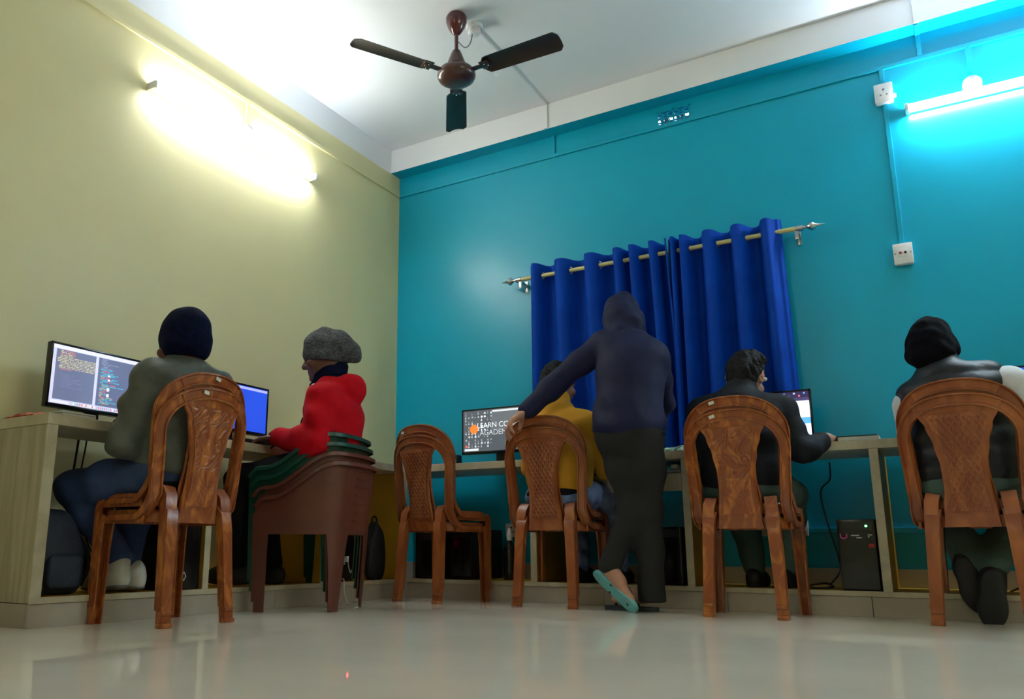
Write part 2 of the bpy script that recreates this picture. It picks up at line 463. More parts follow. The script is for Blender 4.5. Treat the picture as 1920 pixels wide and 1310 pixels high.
for k, a in enumerate((1.0, 121.0, 241.0)):
    R = Matrix.Translation((0, 0, -0.352)) @ Matrix.Rotation(math.radians(a), 4, 'Z')
    br = MB()
    br.box((0.085, -0.016, -0.004), (0.19, 0.016, 0.003), 0.0015, mat=R)
    br.box((0.15, -0.035, -0.003), (0.20, 0.035, 0.003), 0.0015, mat=R)
    tilt = math.radians(-13)
    def blade(u, v):
        r = 0.165 + 0.43 * u
        wd = (0.056 + 0.008 * u) * (1 - 0.42 * max(0, (0.06 - u) / 0.06) ** 2) * (1 - 0.35 * max(0, (u - 0.95) / 0.05) ** 2)
        s_ = (v - 0.5) * 2
        y = s_ * wd
        z = 0.006 * (1 - s_ * s_) - 0.004 * abs(s_) ** 3
        return R @ Vector((r, y * math.cos(tilt) - z * math.sin(tilt), y * math.sin(tilt) + z * math.cos(tilt)))
    bo = obj('blade', MB().sheet(blade, 24, 10, 0.003), 'fan_blade', fan)
    obj('blade_bracket', br, 'fan_brown', bo)
    sc_ = MB()
    for (r, y) in ((0.175, -0.018), (0.175, 0.018), (0.192, 0.0)):
        p = R @ Vector((r, y, -0.008))
        sc_.lathe([(0.0035, 0), (0.002, -0.003)], p, None, 8)
    obj('screws', sc_, 'steel', bo)
jb = thing('junction_box', 'white round junction box on the ceiling beside the fan canopy', 'junction box', (1.235, -1.06, ZC))
obj('base', MB().lathe([(0.046, 0), (0.046, -0.018), (0.042, -0.022)], n=20), 'white_plastic', jb)
obj('cover', MB().lathe([(0.034, -0.02), (0.036, -0.04), (0.028, -0.052), (0.001, -0.056)], n=20), 'white_plastic', jb)
tag(obj('fan_wire', MB().tube([(1.228, -1.07, ZC - 0.05), (1.225, -1.09, ZC - 0.12), (1.215, -1.13, ZC - 0.165), (1.2, -1.177, ZC - 0.15)], 0.003, smooth=5), 'grey'), 'thin grey wire looping from junction box to fan rod', 'wire')
tag(obj('ceiling_hook', MB().tube([(1.15, -0.66, ZC - 0.001), (1.15, -0.66, ZC - 0.05), (1.162, -0.655, ZC - 0.066), (1.175, -0.65, ZC - 0.05), (1.175, -0.65, ZC - 0.001)], 0.0035, smooth=4), 'white_plastic'), 'small white hook hanging under the ceiling beside the cable casing', 'hook')

# ------------------------------------------------------------------ curtain rod and curtains
RZ, RYc = 1.945, -0.09
rod = thing('curtain_rod', 'pale cream curtain rod with shiny steel finials', 'curtain rod', (0.98, RYc, RZ))
obj('rod', MB().lathe([(0.0125, 0.02), (0.0125, 1.68)], ax=(1, 0, 0), n=16), 'rod_cream', rod)
for (x0, d) in ((0.02, -1), (1.68, 1)):
    fin = MB().lathe([(0.016, -0.02), (0.017, 0.0), (0.017, 0.018), (0.009, 0.022), (0.008, 0.034), (0.014, 0.042), (0.024, 0.056), (0.024, 0.066), (0.012, 0.08), (0.006, 0.094), (0.001, 0.125)], (x0, 0, 0), (d, 0, 0), 18)
    obj('finial', fin, 'steel', rod)
    xb = x0 - d * 0.015
    bk = MB().box((xb - 0.009, -0.004, -0.02), (xb + 0.009, -RYc - 0.004, -0.013))
    bk.box((xb - 0.010, -RYc - 0.005, -0.062), (xb + 0.010, -RYc, 0.012), 0.001)
    bk.box((xb - 0.009, -0.006, -0.06), (xb + 0.009, 0.0, -0.012), 0.001)
    obj('bracket', bk, 'steel', rod)

def curtain(label, nodes, x_bot_shift, seed, zbot):
    # nodes: alternating x positions where the cloth stands in front of (f) or behind (b) the rod
    rnd = random.Random(seed)
    x0, x1 = nodes[0][0], nodes[-1][0]
    c = thing('curtain', label, 'curtain', (x0, RYc, zbot), group='pair of blue eyelet curtains')
    ztop = RZ + 0.072
    cols = []
    for i in range(len(nodes) - 1):
        (xa, fa), (xb, fb) = nodes[i], nodes[i + 1]
        for k in range(10):
            t = k / 10
            s_ = (1 - math.cos(math.pi * t)) / 2
            # cloth overhangs a little, giving omega shaped pleats
            x = xa + (xb - xa) * (t + 0.06 * math.sin(2 * math.pi * t))
            cols.append((x, fa + (fb - fa) * s_))
    cols.append(nodes[-1])
    nv = 44
    n = len(cols)
    ph = [rnd.uniform(0, 6.28) for _ in range(3)]
    def fn(u, v):
        i = min(n - 1, int(round(u * (n - 1))))
        x, d = cols[i]
        amp = 0.056 * (1 - 0.15 * v)
        xs = x + x_bot_shift * v * (x - x0) / max(1e-6, x1 - x0) + 0.010 * v * math.sin(x * 9 + ph[0]) * v
        y = -d * amp - 0.012 * v + 0.008 * v * math.sin(x * 14 + 3 * v + ph[1])
        return Vector((xs - x0, y, (ztop - zbot) * (1 - v)))
    obj('cloth', MB().sheet(fn, n - 1, nv, 0.003), 'curtain', c, ang=60)
    for i in range(len(nodes) - 1):
        xm = (nodes[i][0] + nodes[i + 1][0]) / 2
        if abs(nodes[i][1] - nodes[i + 1][1]) < 0.9: continue
        g = MB()
        ax = Vector((nodes[i + 1][0] - nodes[i][0], (nodes[i][1] - nodes[i + 1][1]) * 0.046, 0)).normalized()
        nrm = Vector((-ax.y, ax.x, 0))
        pts = [Vector((xm - x0, 0, RZ - zbot)) + (ax * math.cos(a) + Vector((0, 0, 1)) * math.sin(a)) * 0.021 for a in [k * math.pi / 8 for k in range(17)]]
        g.tube(pts, 0.0042, 6)
        obj('eyelet', g, 'steel', c)
curtain('blue eyelet curtain with a straight free edge near the cream wall corner',
        [(1.095, 0.3), (1.125, 1), (1.205, -0.9), (1.30, 1), (1.405, -1), (1.49, 1), (1.595, -1), (1.665, 1), (1.715, -0.8), (1.75, 1), (1.825, -1), (1.872, 1), (1.925, -1), (1.962, 0.9)], 0.05, 3, 0.80)
curtain('blue eyelet curtain with its free edge beside the steel finial near the switch boxes',
        [(1.966, 0.2), (1.995, 1), (2.02, -0.3), (2.045, 1), (2.118, -1), (2.19, 1), (2.275, -1), (2.345, 1), (2.43, -1), (2.50, 1), (2.55, 0.1), (2.57, -0.3)], 0.02, 5, 0.80)

# ------------------------------------------------------------------ desks
ZT0, ZT1 = 0.712, 0.752
wl = MB().box((0.135, -2.826, ZT0), (DL, -0.115, ZT1), 0.003)
tag(obj('worktop', wl, 'laminate_edge', sm=False), 'beige laminate worktop along the cream wall carrying two monitors', 'worktop')
wb = MB().box((DL, -DB, ZT0 + 0.002), (4.7, -0.115, ZT1 + 0.002), 0.003)
tag(obj('worktop', wb, 'laminate_edge', sm=False), 'beige laminate worktop along the teal wall below the curtain', 'worktop')

db = thing('desk_base', 'beige desk base with open bays under the worktop by the cream wall', 'desk base', (0.2, -1.6, 0.0))
P0 = Vector((0.2, -1.6, 0.0))
def part(name, lo, hi, m, parent, p0, bev=0.0015):
    lo = [lo[i] - p0[i] for i in range(3)]; hi = [hi[i] - p0[i] for i in range(3)]
    return obj(name, MB().box(lo, hi, bev), m, parent, sm=False)
part('end_panel', (0.02, -2.822, 0.084), (DL - 0.006, -2.784, ZT0 - 0.0005), 'laminate', db, P0)
part('edge_strip', (DL - 0.006, -2.826, 0.104), (DL, -2.783, ZT0 - 0.0005), 'laminate_edge', db, P0)
for y in (-2.037, -1.27, -0.54):
    dv = part('divider', (0.02, y - 0.015, 0.104), (DL - 0.006, y + 0.015, ZT0 - 0.0005), 'yellow_board', db, P0)
    part('edge_strip', (DL - 0.006, y - 0.016, 0.104), (DL, y + 0.016, ZT0 - 0.0005), 'laminate_edge', db, P0)
part('bottom_shelf', (0.013, -2.783, 0.084), (DL - 0.006, -0.53, 0.103), 'yellow_board', db, P0)
part('shelf_edge', (DL - 0.006, -2.826, 0.082), (DL, -DB, 0.104), 'laminate_edge', db, P0)
pts_y = [-2.822, -2.2, -1.6, -1.0, -DB]
for i in range(4):
    part('plinth_tile', (DL - 0.022, pts_y[i] + 0.001, 0.0), (DL - 0.006, pts_y[i + 1] - 0.001, 0.0815), 'plinth', db, P0)
part('plinth_tile', (0.02, -2.822, 0.0), (DL - 0.023, -2.806, 0.0815), 'plinth', db, P0)

P1_ = Vector((2.6, -0.3, 0.0))
db2 = thing('desk_base', 'beige desk base with open bays under the worktop by the teal wall', 'desk base', P1_)
for x in (1.275, 2.10, 2.925, 3.75, 4.55):
    part('divider', (x - 0.015, -DB + 0.006, 0.106), (x + 0.015, -0.02, ZT0 + 0.0015), 'yellow_board', db2, P1_)
    part('edge_strip', (x - 0.018, -DB, 0.106), (x + 0.018, -DB + 0.006, ZT0 + 0.0015), 'laminate_edge', db2, P1_)
part('bottom_shelf', (DL + 0.002, -DB + 0.006, 0.086), (4.6, -0.013, 0.105), 'yellow_board', db2, P1_)
part('shelf_edge', (DL + 0.002, -DB, 0.084), (4.6, -DB + 0.006, 0.106), 'laminate_edge', db2, P1_)
xs = [DL, 1.06, 1.66, 2.26, 2.86, 3.46, 4.06, 4.6]
for i in range(7):
    part('plinth_tile', (xs[i] + 0.001, -DB + 0.006, 0.0), (xs[i + 1] - 0.001, -DB + 0.022, 0.0835), 'plinth', db2, P1_)

tr = thing('keyboard_tray', 'dull grey pull-out keyboard tray hung under the teal wall worktop', 'keyboard tray', (1.80, -0.3, 0.56))
obj('tray_board', MB().box((-0.27, -0.19, 0.09), (0.27, 0.15, 0.105), 0.001), 'grey', tr, sm=False)
obj('tray_front', MB().box((-0.27, -0.18, 0.0), (0.27, -0.165, 0.088), 0.001), 'laminate', tr, sm=False)
for sx in (-1, 1):
    obj('slide_rail', MB().box((sx * 0.275 - 0.006, -0.18, 0.06), (sx * 0.275 + 0.006, 0.15, 0.152)), 'grey', tr, sm=False)
for (x, l) in ((1.955, 'small white round adapter lying on the keyboard tray beside the divider'), (2.03, 'larger white round adapter lying on the keyboard tray beside the divider')):
    r = 0.018 if x < 2 else 0.024
    tag(obj('white_adapter', MB().lathe([(r * 0.8, 0), (r, r * 0.3), (r * 0.9, r), (r * 0.3, r * 1.3), (0.001, r * 1.32)], n=16), 'white_plastic', loc=(x, -0.44, 0.6652)), l, 'adapter')

# ------------------------------------------------------------------ brown armless chairs (stacked in pairs)
def S_back(x, z):
    y = -0.128 - 0.075 * max(0.0, (z - 0.36) / 0.5) ** 1.05
    return y + 1.15 * x * x * (0.6 + 0.4 * min(1, max(0, (z - 0.4) / 0.3)))
def interp(tab, z):
    for (a, b) in zip(tab, tab[1:]):
        if z <= b[0]:
            t = (z - a[0]) / (b[0] - a[0])
            t = t * t * (3 - 2 * t)
            return a[1] + (b[1] - a[1]) * t
    return tab[-1][1]
CH_TOP = 0.875
def make_chair(pattern):
    mt = 'plastic' if pattern == 'swirl' else 'plastic2'
    t = thing('plastic_chair', 'chair', 'chair')
    # seat
    n = 48
    seat = MB()
    def outl(a, k):
        c, s_ = math.cos(a), math.sin(a)
        ex = 0.42
        x = math.copysign(abs(c) ** ex, c); y = math.copysign(abs(s_) ** ex, s_)
        w_ = 0.192 if y > 0 else 0.192 + 0.022 * y
        return (x * w_ * k, 0.037 + y * 0.155 * k)
    rings = [(0.02, 0.402), (0.35, 0.401), (0.7, 0.404), (0.9, 0.411), (0.97, 0.412), (1.0, 0.405), (1.015, 0.385), (1.02, 0.366), (0.99, 0.366), (0.98, 0.39), (0.7, 0.392), (0.02, 0.39)]
    vs, fs = [], []
    for (k, z) in rings:
        for i in range(n):
            x, y = outl(2 * math.pi * (i + 0.5) / n, k)
            vs.append((x, y, z + (0.012 if (y > 0.15 and 0) else 0)))
    for r in range(len(rings) - 1):
        for i in range(n):
            fs.append((r * n + i, r * n + (i + 1) % n, (r + 1) * n + (i + 1) % n, (r + 1) * n + i))
    fs.append(tuple(range(n))[::-1]); fs.append(tuple((len(rings) - 1) * n + i for i in range(n)))
    seat.add(vs, fs)
    obj('seat', seat, mt, t)
    # back hoop: seat side -> post -> arch -> post -> seat side
    half = []
    for i in range(5):
        half.append(Vector((0.188, 0.10 - 0.035 * i, 0.385)))
    half += [Vector((0.190, -0.068, 0.398)), Vector((0.190, -0.098, 0.43))]
    for z in (0.47, 0.53, 0.59, 0.65, 0.70):
        x = interp([(0.43, 0.182), (0.55, 0.190), (0.72, 0.200)], z)
        half.append(Vector((x, S_back(x, z), z)))
    for k in range(1, 13):
        a = k / 12 * math.pi / 2
        x = 0.200 * math.cos(a) ** 0.80 if k < 12 else 0.0
        z = 0.70 + (CH_TOP - 0.026 - 0.70) * math.sin(a) ** 0.92
        half.append(Vector((x, S_back(x, z), z)))
    pts = half + [Vector((-p.x, p.y, p.z)) for p in half[-2::-1]]
    nr = []
    for p in pts:
        if p.z < 0.396: nr.append(Vector((0, 0, -1)))
        elif p.z < 0.44: nr.append(Vector((0, -0.7, -0.7)))
        else:
            e = 1e-3
            dx = (S_back(p.x + e, p.z) - S_back(p.x - e, p.z)) / (2 * e); dz = (S_back(p.x, p.z + e) - S_back(p.x, p.z - e)) / (2 * e)
            nr.append(Vector((dx, -1, dz)).normalized())
    wd = 0.0225
    prof = [(-wd, 0.011), (-wd + 0.005, 0.012), (-wd + 0.009, 0.004), (0, 0.006), (wd - 0.009, 0.004), (wd - 0.005, 0.012), (wd, 0.011), (wd + 0.001, -0.008), (wd - 0.008, -0.012), (-wd + 0.008, -0.012), (-wd - 0.001, -0.008)]
    obj('back_frame', MB().sweep(pts, nr, prof), mt, t, ang=50)
    # centre splat with embossed panel
    HW = [(0.35, 0.094), (0.42, 0.088), (0.52, 0.077), (0.60, 0.078), (0.68, 0.092), (0.75, 0.112), (0.80, 0.136), (0.83, 0.15)]
    def splat(u, v):
        z = 0.366 + (0.835 - 0.366) * v
        hw = interp(HW, z)
        x = (u - 0.5) * 2 * hw
        y = S_back(x, z)
        e = abs(u - 0.5) * 2
        y += -0.006 * max(0, (e - 0.86) / 0.14)
        return Vector((x, y, z))
    sp = obj('back_splat', MB().sheet(splat, 20, 34, 0.009), mt, t)
    def panel(u, v):
        z = 0.425 + (0.795 - 0.425) * v
        hw = interp(HW, z) - 0.020
        x = (u - 0.5) * 2 * hw
        y = S_back(x, z) - 0.006
        e = max(abs(u - 0.5) * 2, abs(v - 0.5) * 2)
        edge = min(1, max(0, (1 - e) / 0.07))
        if pattern == 'lattice':
            a_ = (x * 1.35 + z * 0.8) / 0.030; b_ = (x * 1.35 - z * 0.8) / 0.030
            r = max(abs((a_ % 1) - 0.5), abs((b_ % 1) - 0.5)) * 2
            d = 0.006 * max(0, (r - 0.66) / 0.34)
        else:
            q = 5.2 * math.sin(x * 55 + 2.2 * math.sin(z * 38)) + 3.1 * math.sin(z * 70 + 2 * math.sin(x * 60 + 1))
            d = 0.0022 * math.sin(q) * (1 if z > 0.56 else 0.5)
        return Vector((x, y - d * edge, z))
    obj('embossed_panel', MB().sheet(panel, 72, 150, 0.004), mt, sp, ang=70)
    # legs
    ch = [(-0.5, 0.5), (0.5, 0.5), (0.5, -0.5), (0.36, -0.5), (0.36, 0.30), (-0.36, 0.30), (-0.36, -0.5), (-0.5, -0.5)]
    for sx in (-1, 1):
        fp = [Vector((sx * 0.172, 0.155, 0.392)), Vector((sx * 0.176, 0.166, 0.36)), Vector((sx * 0.178, 0.168, 0.28)), Vector((sx * 0.180, 0.168, 0.14)), Vector((sx * 0.183, 0.168, 0.0))]
        lg = obj('leg', MB().sweep(fp, [(0, 1, 0.02)] * 5, ch, [(0.05, 0.04), (0.052, 0.04), (0.048, 0.036), (0.044, 0.032), (0.040, 0.030)]), mt, t)
        rp = [Vector((sx * 0.118, -0.088, 0.428)), Vector((sx * 0.124, -0.118, 0.425)), Vector((sx * 0.129, -0.136, 0.40)), Vector((sx * 0.134, -0.142, 0.34)), Vector((sx * 0.141, -0.152, 0.18)), Vector((sx * 0.148, -0.164, 0.0))]
        rn = [(0, -0.2, 1), (0, -0.6, 0.8), (0, -1, 0.3), (0, -1, 0.1), (0, -1, 0.05), (0, -1, 0.05)]
        lg = obj('leg', MB().sweep(rp, rn, ch, [(0.05, 0.03), (0.052, 0.03), (0.05, 0.034), (0.048, 0.034), (0.044, 0.032), (0.042, 0.03)]), mt, t)
        obj('foot_lug', MB().box((sx * 0.148 - 0.023, -0.186, 0.0), (sx * 0.148 + 0.023, -0.150, 0.016), 0.004), mt, lg)
        obj('stacking_lug', MB().box((sx * 0.147 - 0.021, -0.182, 0.044), (sx * 0.147 + 0.021, -0.155, 0.056), 0.003), mt, lg)
        obj('side_rail', MB().box((sx * 0.19 - 0.006, -0.07, 0.362), (sx * 0.19 + 0.006, 0.15, 0.39), 0.003), mt, t)
    return t
proto = {'swirl': make_chair('swirl'), 'lattice': make_chair('lattice')}
used = {'swirl': False, 'lattice': False}
def put_chair(kind, x, y, z, rz, label, stickers):
    if not used[kind]:
        c = proto[kind]; used[kind] = True
    else:
        c = None
    base = c
    if c is None:
        c = proto[kind].copy(); COL.objects.link(c)
        for ch in list(proto[kind].children):
            if ch.name.startswith('sticker'): continue
            copy_tree(ch, c)
    c.location = (x, y, z); c.rotation_euler = (0, 0, rz)
    tag(c, label, 'chair', 'stacked brown plastic chairs')
    for (sx, sz, a) in stickers:
        yy = S_back(sx, sz) - 0.014
        mtx = Matrix.Translation((sx, yy, sz)) @ Matrix.Rotation(a, 4, 'Y')
        tag(obj('sticker', MB().box((-0.012, -0.001, -0.007), (0.012, 0.001, 0.007), mat=mtx), 'paper', c, sm=False), 'small white price sticker')
    return c
def place_pair(kind, x, y, rz, who, st_low=(), st_up=()):
    d = Vector((-math.sin(rz), math.cos(rz)))
    put_chair(kind, x, y, 0.0, rz, 'brown plastic chair ' + who + ', lower one of its stacked pair', st_low)
    put_chair(kind, x + d.x * 0.012, y + d.y * 0.012, 0.060, rz, 'brown plastic chair ' + who + ', upper one of its stacked pair', st_up)
CH = {'A': (0.645, -2.39, math.radians(90)), 'C': (0.805, -0.715, math.radians(-12)), 'D': (1.476, -0.66, math.radians(0)), 'E': (2.42, -0.734, math.radians(0)), 'F': (3.275, -0.675, math.radians(-9))}
place_pair('swirl', *CH['A'], 'under the person in the grey jacket', [(-0.06, 0.848, 0.15)], [(0.0, 0.850, 0.35)])
place_pair('swirl', *CH['E'], 'under the person in the black jacket', [(-0.075, 0.842, -0.3)], [(-0.075, 0.845, -0.25)])
place_pair('lattice', *CH['C'], 'standing empty near the room corner', [], [(-0.10, 0.835, 0)])
place_pair('lattice', *CH['D'], 'under the person in the mustard shirt')
place_pair('lattice', *CH['F'], 'under the person in the dark vest')

# ------------------------------------------------------------------ armchairs, stack of four
def arc_plan(pts, n):
    P = catmull([Vector(p) for p in pts], 12)
    L_ = [0.0]
    for a, b_ in zip(P, P[1:]): L_.append(L_[-1] + (b_ - a).length)
    out = []
    for i in range(n + 1):
        s_ = L_[-1] * i / n
        k = max(j for j in range(len(L_)) if L_[j] <= s_ + 1e-9); k = min(k, len(P) - 2)
        t = (s_ - L_[k]) / max(1e-9, L_[k + 1] - L_[k])
        out.append(P[k].lerp(P[k + 1], min(1, t)))
    return out
NU = 96
halfT = [(-0.275, 0.19, 0), (-0.272, 0.08, 0), (-0.262, -0.05, 0), (-0.235, -0.15, 0), (-0.175, -0.205, 0), (-0.09, -0.225, 0)]
halfF = [(-0.285, 0.175, 0), (-0.275, 0.08, 0), (-0.25, -0.04, 0), (-0.215, -0.12, 0), (-0.165, -0.16, 0), (-0.09, -0.165, 0)]
mir = lambda h, m: h + [m] + [(-x, y, z) for (x, y, z) in h[::-1]]
PT, PF = arc_plan(mir(halfT, (0, -0.23, 0)), NU), arc_plan(mir(halfF, (0, -0.168, 0)), NU)
AT = 0.655
def a_pt(u, z):
    i = u * NU; k = min(NU - 1, int(i)); t = i - k
    a, b_ = PT[k].lerp(PT[k + 1], t), PF[k].lerp(PF[k + 1], t)
    p = b_.lerp(a, min(1.0, z / AT))
    return Vector((p.x, p.y, z))
def a_top(u):
    e = abs(u - 0.5) * 2          # 0 at back centre, 1 at the front
    s_ = min(1, max(0, (e - 0.36) / 0.50)); s_ = s_ * s_ * (3 - 2 * s_)
    return AT - 0.155 * s_ - 0.05 * max(0, (e - 0.9) / 0.1) ** 2
def make_armchair(m):
    t = thing('armchair', 'armchair', 'chair')
    obj('shell', MB().sheet(lambda u, v: a_pt(0.02 + 0.96 * u, 0.335 + (a_top(0.02 + 0.96 * u) - 0.335) * v), 72, 10, 0.006), m, t)
    us = [0.004 + 0.992 * i / 72 for i in range(73)]
    pts = [a_pt(u, a_top(u)) for u in us]
    nrm = []
    rp = [(-0.021, -0.004), (-0.018, 0.005), (-0.008, 0.009), (0.008, 0.009), (0.02, 0.004), (0.022, -0.012), (0.017, -0.013), (0.014, -0.003), (-0.012, -0.003), (-0.017, -0.009)]
    obj('rim', MB().sweep(pts, [(0, 0, 1)] * 73, rp), m, t, ang=50)
    seat = MB().sheet(lambda u, v: Vector(((u - 0.5) * 2 * (0.20 + 0.055 * v), -0.17 + 0.37 * v, 0.385 - 0.02 * math.sin(math.pi * u) + 0.02 * v - 0.03 * max(0, v - 0.85) / 0.15)), 16, 16, 0.008)
    obj('seat', seat, m, t)
    for (uc, wt, wb_) in ((0.352, 0.062, 0.030), (0.648, 0.062, 0.030), (0.032, 0.032, 0.022), (0.968, 0.032, 0.022)):
        def leg(u, v):
            z = 0.345 * (1 - v)
            if uc < 0.1 or uc > 0.9: z = 0.47 * (1 - v)
            w_ = wt + (wb_ - wt) * v ** 0.7
            return a_pt(min(1, max(0, uc + (u - 0.5) * 2 * w_)), z)
        obj('leg', MB().sheet(leg, 10, 14, 0.007), m, t, ang=60)
    return t
d_arm = math.radians(105.3)
for i, (m, lab) in enumerate((('choc', 'chocolate brown plastic armchair at the bottom of the stack under the person in red'),
                              ('choc', 'chocolate brown plastic armchair lying under the two green ones in the stack'),
                              ('green', 'green plastic armchair in the stack directly on top of the brown ones'),
                              ('green', 'green plastic armchair on top of the stack under the person in red'))):
    if i == 0: arm_proto = {}
    if m not in arm_proto:
        a = arm_proto[m] = make_armchair(m)
    else:
        a = copy_tree(arm_proto[m])
    a.location = (0.626 - 0.012 * i, -1.512 - 0.0032 * i, 0.044 * i)
    a.rotation_euler = (0, 0, d_arm)
    tag(a, lab, 'chair', 'stacked plastic armchairs')
    if i == 0:
        for k in range(6):
            z = 0.40 + 0.038 * k
            rb = [a_pt(0.44 + 0.12 * q / 6, z) + Vector((0, -0.004, 0)) for q in range(7)]
            obj('back_rib', MB().tube(rb, 0.003, 6), m, a)
        pl = [a_pt(0.41 + 0.18 * q / 10, 0.625) + Vector((0, -0.004, 0)) for q in range(11)]
        obj('back_rib', MB().tube(pl, 0.003, 6), m, a)

# ------------------------------------------------------------------ monitors and screens
def quad(mb, x0, z0, x1, z1, y, mi):
    mb.add([(x0, y, z0), (x1, y, z0), (x1, y, z1), (x0, y, z1)], [(0, 1, 2, 3)], mi)
SCR = {}
def scr(c, s=1.0):
    k = (c, s)
    if k not in SCR:
        SCR[k] = em('screen_%d_%d_%d' % c, c, s * 0.42)
    return SCR[k]
def monitor(label, loc, rz, w, h, content, z_low, laptop=False):
    # local: screen faces -y, origin on the desk under the screen centre
    t = thing('monitor' if not laptop else 'laptop', label, 'monitor' if not laptop else 'laptop', loc, rz)
    fr = MB().box((-w / 2, 0.0, z_low), (w / 2, 0.028, z_low + h), 0.004)
    obj('casing', fr, 'black', t)
    bz = 0.009
    bf = MB()
    bf.box((-w / 2, -0.004, z_low), (w / 2, 0.002, z_low + 0.016), 0.001); bf.box((-w / 2, -0.004, z_low + h - bz), (w / 2, 0.002, z_low + h), 0.001)
    bf.box((-w / 2, -0.004, z_low), (-w / 2 + bz, 0.002, z_low + h), 0.001); bf.box((w / 2 - bz, -0.004, z_low), (w / 2, 0.002, z_low + h), 0.001)
    obj('bezel', bf, 'black_gloss', t)
    mb = MB(); mats = []
    def q(x0, z0, x1, z1, c, lay=0, s=1.0):
        m = scr(c, s)
        if m not in mats: mats.append(m)
        X0, X1 = -w / 2 + bz, w / 2 - bz
        Z0, Z1 = z_low + 0.016, z_low + h - bz
        quad(mb, X0 + (X1 - X0) * x0, Z0 + (Z1 - Z0) * z0, X0 + (X1 - X0) * x1, Z0 + (Z1 - Z0) * z1, -0.0008 - 0.0003 * lay, mats.index(m))
    content(q)
    sco = obj('screen', mb, mats, t, sm=False)
    # keep the quads facing the viewer
    if not laptop:
        obj('stand_neck', MB().box((-0.03, 0.028, 0.012), (0.03, 0.045, z_low + h * 0.5), 0.003), 'black', t)
        ft = MB().lathe([(0.001, 0.0), (0.11, 0.0), (0.11, 0.008), (0.09, 0.012), (0.001, 0.013)], (0, 0.03, 0), None, 28)
        obj('stand_foot', ft, 'black', t)
    else:
        obj('keyboard_deck', MB().box((-w / 2, -0.235, 0.0), (w / 2, 0.0, 0.016), 0.003), 'black', t)
        ky = MB()
        for r in range(5):
            for c_ in range(14):
                ky.box((-w * 0.45 + c_ * w * 0.9 / 14, -0.205 + r * 0.028, 0.0155), (-w * 0.45 + (c_ + 0.86) * w * 0.9 / 14, -0.205 + r * 0.028 + 0.023, 0.0185))
        tag(obj('keys', ky, 'grey', t, sm=False), kind='stuff')
    return t, sco

def code_screen(q):
    rnd = random.Random(7)
    q(0, 0, 1, 1, (196, 198, 222))
    q(0.0, 0.94, 1, 1, (214, 214, 236), 1)
    q(0.035, 0.075, 0.44, 0.93, (100, 108, 140), 1)
    q(0.47, 0.075, 1.0, 0.93, (92, 100, 132), 1)
    q(0.445, 0.075, 0.452, 0.93, (190, 194, 214), 2)
    q(0.0, 0.0, 1.0, 0.07, (188, 190, 216), 1)
    q(0.02, 0.015, 0.2, 0.055, (214, 214, 236), 2)
    cols = [(230, 120, 110), (120, 200, 230), (230, 220, 170), (140, 150, 190), (240, 240, 250)]
    for k in range(22):
        q(0.24 + k * 0.022, 0.018, 0.252 + k * 0.022, 0.052, rnd.choice(cols), 2)
    for r in range(13):
        z = 0.90 - r * 0.026
        x = 0.05 + rnd.choice((0, 0.02, 0.03))
        while x < (0.43 if 3 < r < 12 else 0.2):
            l = rnd.uniform(0.015, 0.06)
            q(x, z, min(x + l, 0.435), z + 0.013, rnd.choice([(206, 196, 148), (190, 184, 150), (200, 120, 120)] if r < 3 or r > 11 else [(206, 196, 148), (192, 186, 148), (176, 170, 140)]), 2)
            x += l + 0.008
    for r in range(8):
        q(0.10, 0.50 - r * 0.03, 0.10 + rnd.uniform(0.06, 0.25), 0.508 - r * 0.03, (118, 126, 160), 2)
    z = 0.9
    while z > 0.10:
        x = 0.50 + rnd.choice((0, 0.02))
        n = rnd.choice((1, 2, 3))
        for _ in range(n):
            l = rnd.uniform(0.02, 0.08)
            c = rnd.choice([(70, 180, 210), (70, 180, 210), (170, 176, 150), (190, 110, 130)]) if z < 0.72 else (130, 138, 170)
            q(x, z, x + l, z + 0.013, c, 2); x += l + 0.01
        if rnd.random() < 0.18: q(0.58, z, 0.605, z + 0.03, (240, 240, 250), 3)
        z -= 0.026
    q(0.86, 0.10, 0.90, 0.13, (40, 200, 230), 3); q(0.91, 0.10, 0.96, 0.13, (40, 200, 230), 3)
def blue_screen(q):
    q(0, 0, 1, 1, (36, 74, 205))
    q(0.0, 0.93, 1, 0.985, (166, 172, 226), 1)
    q(0.05, 0.6, 0.3, 0.86, (50, 90, 216), 1)
def academy_screen(q):
    rnd = random.Random(11)
    q(0, 0, 1, 1, (74, 80, 86))
    q(0.4, 0.5, 1, 1, (92, 98, 104), 1)
    q(0.42, 0.93, 1.0, 0.975, (205, 208, 212), 2)
    for i in range(9):
        for j in range(11):
            if rnd.random() < 0.62:
                x, z = 0.03 + i * 0.045, 0.10 + j * 0.08
                s_ = rnd.choice((0.012, 0.018, 0.024))
                c = rnd.choice([(190, 196, 202), (150, 156, 164), (225, 228, 232)])
                q(x, z, x + s_, z + s_ * 1.7, c, 2)
                if rnd.random() < 0.5: q(x + s_ / 2 - 0.002, z, x + s_ / 2 + 0.002, z + 0.08, c, 2)
    q(0.02, 0.02, 0.22, 0.075, (205, 210, 216), 3)
    q(0.03, 0.11, 0.065, 0.15, (226, 84, 60), 3)
def browser_screen(q):
    q(0, 0, 1, 1, (232, 238, 255))
    q(0, 0.88, 1, 1, (46, 40, 78), 1)
    q(0, 0.82, 1, 0.88, (70, 62, 104), 1)
    rnd = random.Random(2)
    for k in range(18):
        q(0.06 + k * 0.052, 0.9 + 0.05 * (k % 2), 0.08 + k * 0.052, 0.93 + 0.05 * (k % 2), rnd.choice([(210, 200, 230), (230, 120, 130), (120, 170, 240)]), 2)
    q(0, 0.38, 1, 0.50, (98, 178, 236), 1)
    q(0, 0, 1, 0.05, (60, 70, 120), 1)
